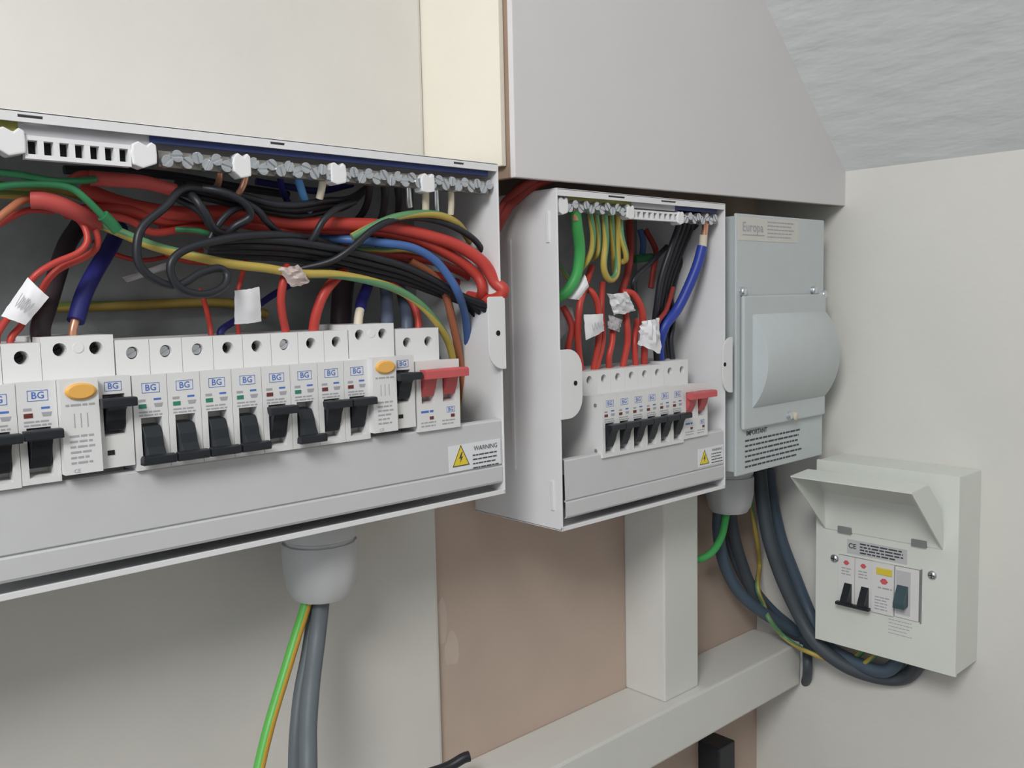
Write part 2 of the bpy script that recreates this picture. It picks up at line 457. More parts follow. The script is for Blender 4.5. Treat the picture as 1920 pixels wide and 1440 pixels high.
def make_main(loc, label, group, sx=1.0):
    t = thing('main_switch', label, 'main switch', loc, group); t.scale = (sx, 1, 1)
    def body():
        mb = module_body(MB(), -8.75, 0, 9, -21, (-17.0, -39.0), -11.5, nose_bot=-57)
        module_body(mb, 8.75, 0, 9, -21, (-17.0, -39.0), -11.5, nose_bot=-57)
        return mb.data('main_body', 'breaker_white', O0)
    b = part('body', cached('main_body', body), t)
    def lev():
        mb = lever_mb(-8.75, True, -21, z_mid=-27, half=10)
        m2 = lever_mb(8.75, True, -21, z_mid=-27, half=10)
        n = len(mb.v); mb.v += m2.v; mb.f += [tuple(i + n for i in f_) for f_ in m2.f]
        mb.prism([(-31.2, -22.3), (-31.2, -17.6), (-30, -16.6), (-24.5, -16.6), (-24.5, -21), (-27.5, -22.8)], 'x', -17.6, 17.6)
        return mb.data('lever', 'red_plastic', O0)
    part('red_lever', cached('main_lever', lev), t)
    for cx in (-8.75, 8.75):
        part('terminal_screw', cached(('mscr', cx), lambda: screw_mb(cx, 0, 6.5).data('screw', 'shaded_steel', O0)), b)
    part('logo_print', cached('mlogo', lambda: logo_mb(9.5, -44.5, -21.12, 3.4).data('logo', 'print_blue', O0, recalc=False)), b)
    def small():
        mb = text_rows(MB(), -15, -5, -43.6, 2, 1.4, 1, -21.12, 21, 0)
        return mb.data('rating', 'print_blue', O0, recalc=False)
    part('rating_print', cached('mr', small), b)
    def flags():
        mb = MB().box(-8, -5, -21.3, -20.8, -49.6, -47.6).box(9.5, 12.5, -21.3, -20.8, -49.6, -47.6)
        return mb.data('flag', 'flag_red', O0)
    part('indicator_flag', cached('mf', flags), b)
    part('small_print', cached('ms', lambda: text_rows(text_rows(MB(), -15, -3, -51, 2.2, .9, 2, -21.12, 31, .4), 2, 14, -51, 2.2, .9, 2, -21.12, 32, .4).data('sp', 'print_grey', O0, recalc=False)), b)
    return t

g1 = 'breakers in the large open unit'
make_mcb((-71.3, 0, 0), True, 'small white breaker at the extreme left edge of the picture, lever up', g1)
make_mcb((-53.5, 0, 0.6), True, 'small white breaker left of the left orange-button device, lever up', g1)
make_rccb((-27.0, 0, 3.6), 'left two-module device with orange test button in large unit', 'devices with orange test button')
names = ['first of four lever-down breakers right of the left orange-button device', 'second of four lever-down breakers right of the left orange-button device',
         'third of four lever-down breakers right of the left orange-button device', 'fourth of four lever-down breakers, left of a lever-up one',
         'lone lever-up breaker between two lever-down breakers', 'lone lever-down breaker between lever-up breakers',
         'left of the lever-up pair before the right orange-button device', 'right of the lever-up pair touching the right orange-button device']
for i in range(8):
    make_mcb((17.8 * i, 0, 0), i in (4, 6, 7), 'small white breaker, ' + names[i], g1, shiny=i in (0, 1, 2, 5))
make_rccb((150.5, 0, 3.6), 'right two-module device with orange test button, beside red main switch', 'devices with orange test button')
make_main((187.3, 0, -3.0), 'white main switch with red double lever in the large unit', 'main switches with red lever')
g2 = 'breakers in the small open unit'
ords = ['first', 'second', 'third', 'fourth', 'fifth', 'sixth']
P2, X2, Y2, Z2 = 17.3, 357.1, 2.0, -41.6
for i in range(6):
    t = make_mcb((X2 + P2 * i, Y2, Z2), True, 'small white breaker with raised lever, %s from left in small open unit' % ords[i], g2, sx=P2 / 17.65)
    if i == 0:
        mb = MB()
        for yy, zz in ((-14, -60), (-14, -96), (20, -60)): mb.lathe([(1.5, 0.4), (1.5, -0.5), (1.1, -0.7)], (X2 - P2 / 2 - .1, yy + Y2, zz), 'x', 12)
        mb.build('rivet', 'catch_grey', t)
make_main((X2 + P2 * 6.5, Y2, Z2), 'white main switch with red double lever in the small unit', 'main switches with red lever', sx=P2 / 17.65)

# ---------------------------------------------------------------- open consumer units
def lug(parent, xin, xout, z0, z1, y, hx, hz, rt=None):
    """cover fixing lug with rounded inner corners and a screw hole"""
    r = min(abs(xin - xout) * 0.85, 15); q = r if rt is None else rt; s_ = 1 if xin > xout else -1
    pts = [(xout, z0)] + [(xin - s_ * r + s_ * r * math.sin(a), z0 + r - r * math.cos(a)) for a in [math.pi / 2 * i / 7 for i in range(8)]] \
        + [(xin - s_ * q + s_ * q * math.cos(a), z1 - q + q * math.sin(a)) for a in [math.pi / 2 * i / 7 for i in range(8)]] + [(xout, z1)]
    o = MB().prism(pts, 'y', y, y + 1.2).build('cover_lug', 'white_steel', parent, bevel=0.3)
    MB().lathe([(1.9, 0), (1.9, -0.25)], (hx, y, hz), 'y', 16).build('lug_hole_shade', 'hole_shade', o)  # flat dark disc paints the shade of an open hole

def shell(label, x0, x1, yf, yb, z0, z1, slots, loc):
    u = thing('consumer_unit', label, 'consumer unit', loc, 'open white consumer units')
    t = 1.4
    MB().box(x0 + t, x1 - t, yb - 1.5, yb, z0 + t, z1 - t).build('back_panel', 'galv', u)
    MB().prism([(yf, z1), (yb, z1), (yb, z1 - t), (yf, z1 - t)], 'x', x0, x1).build('top_panel', 'white_steel', u, bevel=0.5)
    MB().prism([(yf, z0), (yb, z0), (yb, z0 + t), (yf + 1.4, z0 + t), (yf + 1.4, z0 + 3.2), (yf, z0 + 3.2)], 'x', x0, x1).build('bottom_panel', 'white_steel', u, bevel=0.3)
    for xa, xb, nm in ((x0, x0 + t, 'side_panel'), (x1 - t, x1, 'side_panel')):
        MB().box(xa, xb, yf, yb, z0 + .2, z1 - .2).build(nm, 'white_steel', u, bevel=0.5)
    lip = MB().box(x0 + t, x1 - t, yf, yf + 1.2, z1 - 2.0, z1 - .3).box(x0 + t, x1 - t, yf, yf + 1.2, z1 - 5.4, z1 - 3.4)
    xs = [x0 + t] + [v for sl in slots for v in sl] + [x1 - t]
    for a, b in zip(xs[::2], xs[1::2]): lip.box(a, b, yf, yf + 1.2, z1 - 3.4, z1 - 2.0)
    lip.build('top_lip', 'white_steel', u)
    return u

def shield(parent, x0, x1, y, zt, zf, zb, warn):
    """busbar shield: flat face, fold line, lower strip curling back"""
    prof = [(y + 4, zt + .4), (y + 1, zt), (y, zt - 1), (y - .6, zf + 1), (y + .8, zf), (y - .8, zf - 1.2), (y - .8, zb + 1.5), (y, zb), (y + 3, zb - .6)]
    back = [(a + 1.4, b) for a, b in prof[::-1]]
    sh = MB().prism(prof + back, 'x', x0, x1).build('busbar_shield', 'shield_shade_grey', parent)
    wx0, wx1, wz0, wz1, tri = warn
    yy = y - .75
    lab = MB().box(wx0, wx1, yy, yy + .4, wz0, wz1).build('warning_label', 'sticker_white', sh)
    return sh, yy

u1 = shell('large open white consumer unit crammed with wiring at the left', -220, 245, -20, 77, -112, 116.2,
           [(-53, -42), (75, 84), (206, 215)], (12, 77, -112))
lug(u1, 231.0, 246.5, -24, 26, -22, 239.5, 1, 2.0)
u2 = shell('small open white consumer unit with six breakers at the middle', 303, 515.5, -18, YB, -151, 104,
           [(360, 380), (425, 445)], (409, YB, -151))
lug(u2, 325.5, 302, -66, -14, -20, 317.8, -39.7)
lug(u2, 508, 523, -64, -14, -20.5, 510.8, -38)

sh1, y1 = shield(u1, -218, 243, -18.6, -59.5, -91.5, -104, (195.5, 241.5, -90.3, -72.6, None))
sh2, y2 = shield(u2, 308.5, 513.5, -17, -97.5, -129, -142, (474.5, 512.5, -126.5, -110.5, None))
def warn_sign(sh, y, cx, zb, h, w, tx0, tx1, rows_top, ws, rowp, seed):
    """yellow triangle with black bolt plus the printed warning"""
    lab = [c for c in bpy.data.objects if c.parent == sh][0]
    p = sh
    b = MB().prism([(cx - w, zb), (cx + w, zb), (cx, zb + h)], 'y', y - .22, y)
    b.build('warning_triangle', 'warn_yellow', p)
    k = MB()
    e = 0.9
    o3 = [(cx - w, zb), (cx + w, zb), (cx, zb + h)]; g = ((o3[0][0] + o3[1][0] + o3[2][0]) / 3, (o3[0][1] + o3[1][1] + o3[2][1]) / 3)
    i3 = [(a + (g[0] - a) * .13, c + (g[1] - c) * .13) for a, c in o3]
    for i in range(3):
        j = (i + 1) % 3
        k.quad((o3[i][0], y - .3, o3[i][1]), (o3[j][0], y - .3, o3[j][1]), (i3[j][0], y - .3, i3[j][1]), (i3[i][0], y - .3, i3[i][1]))
    bolt = [(0.6, 9.2), (-1.9, 4.6), (-0.3, 4.9), (-0.9, 1.6), (1.9, 6.1), (0.4, 5.8), (1.6, 9.2)]
    n = len(k.v); k.v += [(cx + a * w / 7.4, y - .3, zb + 0.6 + c * h / 15) for a, c in bolt]; k.f.append(tuple(range(n, n + len(bolt))))
    text_rows(k, tx0, tx1, rows_top - ws * 1.3, rowp, rowp * .3, 4, y - .3, seed, .2)
    k.text('WARNING', ws, front(y - .3)((tx0 + tx1) / 2, rows_top - ws * .4))
    k.build('warning_print', 'print_dark', p, recalc=False)
warn_sign(sh1, y1, 205.6, -87.0, 14.5, 7.4, 216, 239.5, -75.0, 4.4, 2.9, 41)
warn_sign(sh2, y2, 483.5, -124.6, 13, 7.0, 494, 511, -112.4, 3.2, 2.6, 42)

def bar(parent, name, x0, x1, y, z, h, pitch, metal='bar_metal'):
    b = MB().box(x0, x1, y + 3, y + 11, z - h / 2, z + h / 2).build(name, metal, parent, bevel=.4)
    x = x0 + pitch * .6; k = 0
    key = 'barscrew'
    def sm():
        mb = MB()
        for s_ in (0, math.pi):
            mb.prism([(3.2 * math.cos(a + s_ + .8), 3.2 * math.sin(a + s_ + .8)) for a in [.18 + (math.pi - .36) * i / 8 for i in range(9)]], 'y', -2.2, 3)
        mb.prism([(3.15 * math.cos(2 * math.pi * i / 14), 3.15 * math.sin(2 * math.pi * i / 14)) for i in range(14)], 'y', -1.0, 3)
        return mb.data('bar_screw', 'steel', O0, bevel=.25)
    d = cached(key, sm)
    while x < x1 - pitch * .3:
        o = bpy.data.objects.new('screw', d); COL.objects.link(o); o.parent = b
        o.location = (Vector((x, y + 1.5, z + (1.5 if k % 2 else -1.5))) - ORIGIN[parent.name]) * S
        o.rotation_euler = (0, 0.7 * k, 0)
        x += pitch; k += 1
    return b

def slot_holder(parent, x0, x1, y, z0, z1, n, m='clip_white'):
    """white plastic carrier with a row of square openings"""
    mb = MB(); h = z1 - z0
    mb.box(x0, x1, y, y + 5, z1 - h * .2, z1); mb.box(x0, x1, y, y + 5, z0, z0 + h * .2)
    w = (x1 - x0) / n; e = .19
    for i in range(n + 1):
        c = x0 + i * w
        mb.box(max(x0, c - w * e), min(x1, c + w * e), y + .05, y + 5, z0 + h * .2, z1 - h * .2)
    o = mb.build('bar_carrier', m, parent)
    MB().box(x0, x1, y + 4.6, y + 6, z0 + .5, z1 - .5).build('carrier_shade', 'hole_shade', o)  # dark sheet paints the shade behind the openings
    return o

def clip(parent, cx, y, cz, w=10, h=11, seed=0):
    r = random.Random(seed)
    pts = [(cx - w / 2, cz - h / 2 + r.random() * 2), (cx - w * .1, cz - h / 2 - r.random() * 1.5), (cx + w / 2, cz - h / 2 + 2 * r.random()), (cx + w / 2 + r.random(), cz), (cx + w / 2, cz + h / 2 - r.random()),
           (cx + w * .3, cz + h / 2 + .8), (cx + w * .1, cz + h / 2 - 1.4), (cx - w * .25, cz + h / 2 + .7), (cx - w / 2, cz + h / 2 - r.random() * 2.4), (cx - w / 2 - r.random(), cz + .4)]
    return MB().prism(pts, 'y', y, y + 9).build('bar_clip', 'clip_white', parent, bevel=.8)

YBAR = -17
bar(u1, 'neutral_bar', 14, 241, YBAR, 100.4, 8.5, 5.4, 'bar_metal')
bar(u1, 'earth_bar', -214, -56, YBAR, 101.5, 7.5, 6.0)
slot_holder(u1, -50, -1, YBAR, 94.6, 105.4, 7)
for i, (cx, cz) in enumerate(((-56, 101.8), (5.5, 101.2), (58.5, 100.2), (119.5, 100.2), (186, 99.0))): clip(u1, cx, YBAR - 1.5, cz, 12 if i < 2 else 10, 11.5, i)
MB().box(9, 238, -17, -15.6, 107.6, 111.0).build('blue_marker_strip', 'blue_strip', u1)
MB().box(-52, 9, -16, -14.6, 105.4, 111.4).build('grey_marker_strip', 'grey_strip', u1)
MB().box(-216, -52, -16, -14.6, 106.0, 111.4).build('earth_marker_strip', 'olive_strip', u1)
bar(u2, 'earth_bar', 316, 388, -15, 92.0, 7.0, 6.0)
slot_holder(u2, 390, 452, -15, 85.6, 93.2, 9, 'clip_white')
bar(u2, 'neutral_bar', 458, 511, -15, 89.6, 7.0, 6.0)
clip(u2, 312.5, -16, 92, 9, 11, 8); clip(u2, 389, -16, 90.5, 8, 10, 9); clip(u2, 454, -16, 88.8, 8, 10, 10)
MB().box(318, 392, -14, -12.8, 96.6, 99.4).build('earth_marker_strip', 'olive_strip', u2)
MB().box(448, 508, -14, -12.8, 95.6, 98.6).build('blue_marker_strip', 'blue_strip', u2)
MB().box(392, 448, -14, -12.8, 94.6, 99.0).build('grey_marker_strip', 'grey_strip', u2)
# pressed details on the near side of the small unit
for za, zb in ((65, 88), (-136, -113)):
    MB().box(302.0, 303.4, -10.5, -7.0, za, zb).build('side_louvre', 'white_steel', u2, bevel=.6)
MB().box(301.4, 303.4, 31, 34.4, -110, 70).build('side_rib', 'white_steel', u2, bevel=.4)
# din rails
MB().box(-216, 241, 44, 46, -52, -17).build('mounting_rail', 'galv', u1)
MB().box(306, 512, 46, 48, -94, -59).build('mounting_rail', 'galv', u2)

# ---------------------------------------------------------------- grey enclosure with bulging flap
en = thing('switch_enclosure', 'grey steel switch enclosure with bulging hinged flap next to corner', 'enclosure', (610, YB, -143))
MB().box(535, 684, -16, YB, -140, 94.5).build('body', 'enclosure_grey', en, bevel=.8)
cov = MB().box(531.5, 687.5, -18.4, -15.8, -143, 96.5).build('cover_plate', 'enclosure_grey', en, bevel=1.0)
fl = MB().box(537.5, 684.5, -23.0, -19.5, -100, 22.5).build('hinged_flap', 'enclosure_grey', en, bevel=1.4)
cz, hh, pr = -38.0, 44.0, 17.0
R_ = (hh * hh + pr * pr) / (2 * pr); a_ = math.asin(hh / R_)
arcp = [(-22.5 + (R_ - pr) - R_ * math.cos(t), cz + R_ * math.sin(t)) for t in [-a_ + 2 * a_ * i / 20 for i in range(21)]]
MB().prism(arcp, 'x', 551, 683.5).build('flap_bulge', 'enclosure_grey', fl, bevel=1.2, smooth=True)
for cx, cz_ in ((539.5, 26.5), (665, 26.5), (684.5, 22)):
    MB().lathe([(4.2, 0), (4.2, -3.2), (3.4, -4.6), (2.0, -5.2)], (cx, -18.4, cz_), 'y', 16).build('hinge_screw', 'steel', en, smooth=True)
lt = MB().lathe([(4.0, 0), (4.0, -2.6), (3.0, -3.6)], (614, -23, -94), 'y', 16).build('flap_screw', 'steel', en, smooth=True)
MB().lathe([(4.0, 0), (4.0, -3.4), (3.0, -4.2)], (622, -23, -95.5), 'y', 16).build('flap_knob', 'ivory', en, smooth=True)
st = MB().box(534.5, 637, -18.7, -18.2, 72.5, 93.5).build('maker_sticker', 'sticker_cream', cov)
k = MB().text('Europa', 12.0, front(-18.85)(558, 84.5), bold=0.18)
text_rows(k, 582, 634, 91, 3.4, 1.1, 5, -18.85, 51, .35)
k.quad((541, -18.85, 78.2), (577, -18.85, 78.2), (577, -18.85, 77.2), (541, -18.85, 77.2))
k.build('sticker_print', 'print_grey', cov, recalc=False)
k = MB().text('IMPORTANT', 6.2, front(-18.65)(548, -105), 'LEFT', bold=0.15)
text_rows(k, 546, 656, -110.8, 4.9, 1.7, 6, -18.65, 61, .22)
k.build('notice_print', 'print_dark', cov, recalc=False)

# ---------------------------------------------------------------- cable glands
def gland(x, y, z, label):
    g = thing('cable_gland', label, 'cable gland', (x, y, z), 'grey cable glands')
    MB().lathe([(22, 0), (22, -8), (24.5, -8.5), (24.5, -18), (22.5, -19), (22.5, -21)], (x, y, z), 'z', 32).build('collar', 'gland_grey', g, smooth=True)
    MB().lathe([(24.5, -21), (25.2, -23), (24.8, -40), (22.5, -52), (18.5, -58.5), (15, -59.5), (14, -57)], (x, y, z), 'z', 32, flat=.5).build('dome_nut', 'gland_grey', g, smooth=True)
gland(128, 36, -112, 'grey plastic cable gland under the large open unit')
gland(622, 50, -143, 'grey plastic cable gland under the grey enclosure by the corner')

# ---------------------------------------------------------------- small white unit on the right-hand wall (faces -x)
FX = 675.0
sb = thing('small_consumer_unit', 'small white metal consumer unit with raised lid on the side wall', 'consumer unit', (XR, -90, -334))
MB().box(FX + 3, XR, -160.4, -20, -334.4, -146.5).build('body', 'small_box_paint', sb, bevel=1.0)
fc = MB()
ya, yb_, za, zb_ = -128, -44.5, -291, -240       # device cut-out
fc.box(FX, FX + 3, -161, ya, -335, -146); fc.box(FX, FX + 3, yb_, -19.5, -335, -146)
fc.box(FX, FX + 3, ya, yb_, -335, za); fc.box(FX, FX + 3, ya, yb_, zb_, -146)
fco = fc.build('front_cover', 'small_box_paint', sb)
MB().box(FX + 2.4, FX + 3.2, ya, yb_, za, zb_).build('cutout_shade', 'hole_shade', sb)  # dark sheet paints shade in the gaps round the devices
MB().box(FX - 1.0, FX + 3, ya - .8, ya + .4, za - 1, zb_ + 1).build('cutout_edge', 'catch_grey', fco)
# lid, hinged along its lower edge and swung up
lp = [(FX - 1, -216), (FX - 6, -178), (640, -151), (607, -153)]
lid = MB()
for (a0, c0), (a1, c1) in zip(lp[:-1], lp[1:]):
    n_ = Vector((c1 - c0, -(a1 - a0))).normalized() * 1.2
    lid.prism([(a0, c0), (a1, c1), (a1 + n_.x, c1 + n_.y), (a0 + n_.x, c0 + n_.y)], 'y', -147.5, -29.5)
lo = lid.build('lid', 'small_box_paint', sb)
for yy in (-147.5, -30.7): MB().prism(lp, 'y', yy, yy + 1.2).build('lid_cheek', 'small_box_paint', lo)
for yy in (-51.7, -126): MB().box(FX - 3.6, FX + .2, yy - 7, yy + 7, -217, -210.5).build('lid_hinge', 'catch_grey', sb, bevel=.4)
for yy, zz in ((-40.2, -245.6), (-138.2, -242.4)):
    so = MB().lathe([(4.4, 0), (4.4, -.8), (3.4, -2.2), (1.6, -2.8)], (FX, yy, zz), 'x', 18).build('cover_screw', 'steel', sb, smooth=True)
    MB().box(FX - 3.0, FX - 2.6, yy - 2.6, yy + 2.6, zz - .4, zz + .4).box(FX - 3.0, FX - 2.6, yy - .4, yy + .4, zz - 2.6, zz + 2.6).build('screw_slot_shade', 'hole_shade', so)  # dark cross paints the shade of the screw recess
def sidef(cy, cz, x): return lambda a, h: (x, cy - a, cz + h)
def sq(mb, y0, y1, z0, z1, x): mb.quad((x, y0, z0), (x, y1, z0), (x, y1, z1), (x, y0, z1)); return mb
def side_rows(mb, y0, y1, zt, pitch, h, rows, x, seed, ragged=.25):
    r = random.Random(seed)
    for k in range(rows):
        y = y0; ye = y1 + r.random() * ragged * (y0 - y1)
        while y > ye + .6:
            w = min(y - ye, (1 + 2.6 * r.random()) * h * 1.6); sq(mb, y - w, y, zt - k * pitch - h, zt - k * pitch, x); y -= w + h * .7
    return mb
MB().box(FX - .3, FX + .1, -114, -53.5, -237.5, -223).build('rating_sticker', 'sticker_silver', fco)
k = MB().text('CE', 7.0, sidef(-59, -229.5, FX - .45), bold=.15); side_rows(k, -67, -112, -225.0, 3.0, 1.5, 4, FX - .45, 71, .2); k.build('sticker_print', 'print_dark', fco, recalc=False)
k = side_rows(MB(), -97, -122, -294.5, 3.4, .7, 5, FX - .15, 73, .3); k.build('cover_print', 'print_grey', fco, recalc=False)
def side_lever(y, z0, z1, w, x, m, par, bar=True):
    mb = MB().prism([(x + 2, z1), (x, z1), (x - 9, z0 + 5), (x - 9, z0), (x, z0 + 1), (x + 2, z0 + 2)], 'y', y - w / 2, y + w / 2)
    if bar: mb.box(x - 10, x - 5, y - 8.6, y + 8.6, z0, z0 + 3)
    mb.build('lever', m, par, bevel=.4)
for i, yc in enumerate((-53.6, -71.4)):
    t = thing('circuit_breaker', 'tiny %s breaker with lever down in the small side-wall unit' % ('left' if i == 0 else 'right'), 'circuit breaker', (FX, yc, -290), 'breakers in the side-wall unit')
    b = MB().box(FX - 1.5, FX + 2.2, yc - 8.7, yc + 8.7, za + .6, zb_ - .6).build('body', 'breaker_white', t, bevel=.3)
    side_lever(yc - 2, -289, -268, 8, FX - 1.5, 'black_plastic', t)
    mb = MB().text('◆', 1, sidef(yc, -247, FX - 1.7)) if False else MB()
    n = len(mb.v); mb.v += [(FX - 1.65, yc + 3.2 * a, -247.2 + 2.3 * c) for a, c in ((1, 0), (.4, 1), (-.4, 1), (-1, 0), (-.4, -1), (.4, -1))]; mb.f.append(tuple(range(n, n + 6)))
    mb.build('logo_print', 'print_red', b, recalc=False)
    side_rows(MB(), yc + 5, yc - 6, -252.5, 3.0, 1.1, 3, FX - 1.65, 80 + i, .3).build('small_print', 'print_grey', b, recalc=False)
t = thing('residual_current_device', 'tiny device with yellow button and dark lever in side-wall unit', 'circuit breaker', (FX, -104, -290))
b = MB().box(FX - 2.6, FX + 2.2, -102.6, -80.3, za + .2, zb_ - .2).build('body', 'breaker_white', t, bevel=.3)
MB().box(FX - 3.6, FX - 2.4, -101, -85.5, -251.5, -245).build('test_button', 'yellow_plastic', t, bevel=.4)
mb = MB(); mb.v += [(FX - 2.75, -93 + 4.2 * a, -258 + 2.8 * c) for a, c in ((1, 0), (.4, 1), (-.4, 1), (-1, 0), (-.4, -1), (.4, -1))]; mb.f.append(tuple(range(6)))
mb.build('logo_print', 'print_red', b, recalc=False)
side_rows(side_rows(MB(), -87, -101, -264, 3.2, 1.5, 1, FX - 2.75, 91, 0), -84, -101, -274, 3.0, 1.1, 5, FX - 2.75, 92, .3).build('small_print', 'print_grey', b, recalc=False)
b2 = MB().box(FX - 1.5, FX + 2.2, -126.4, -103.4, za + .6, zb_ - .6).build('lever_housing', 'breaker_white', t, bevel=.3)
MB().box(FX - 1.9, FX - 1.3, -118.6, -104.6, za + 4, zb_ - 4).build('lever_frame', 'sticker_silver', t)
side_lever(-111, -279, -258, 11, FX - 1.8, 'lever_teal', t, bar=False)

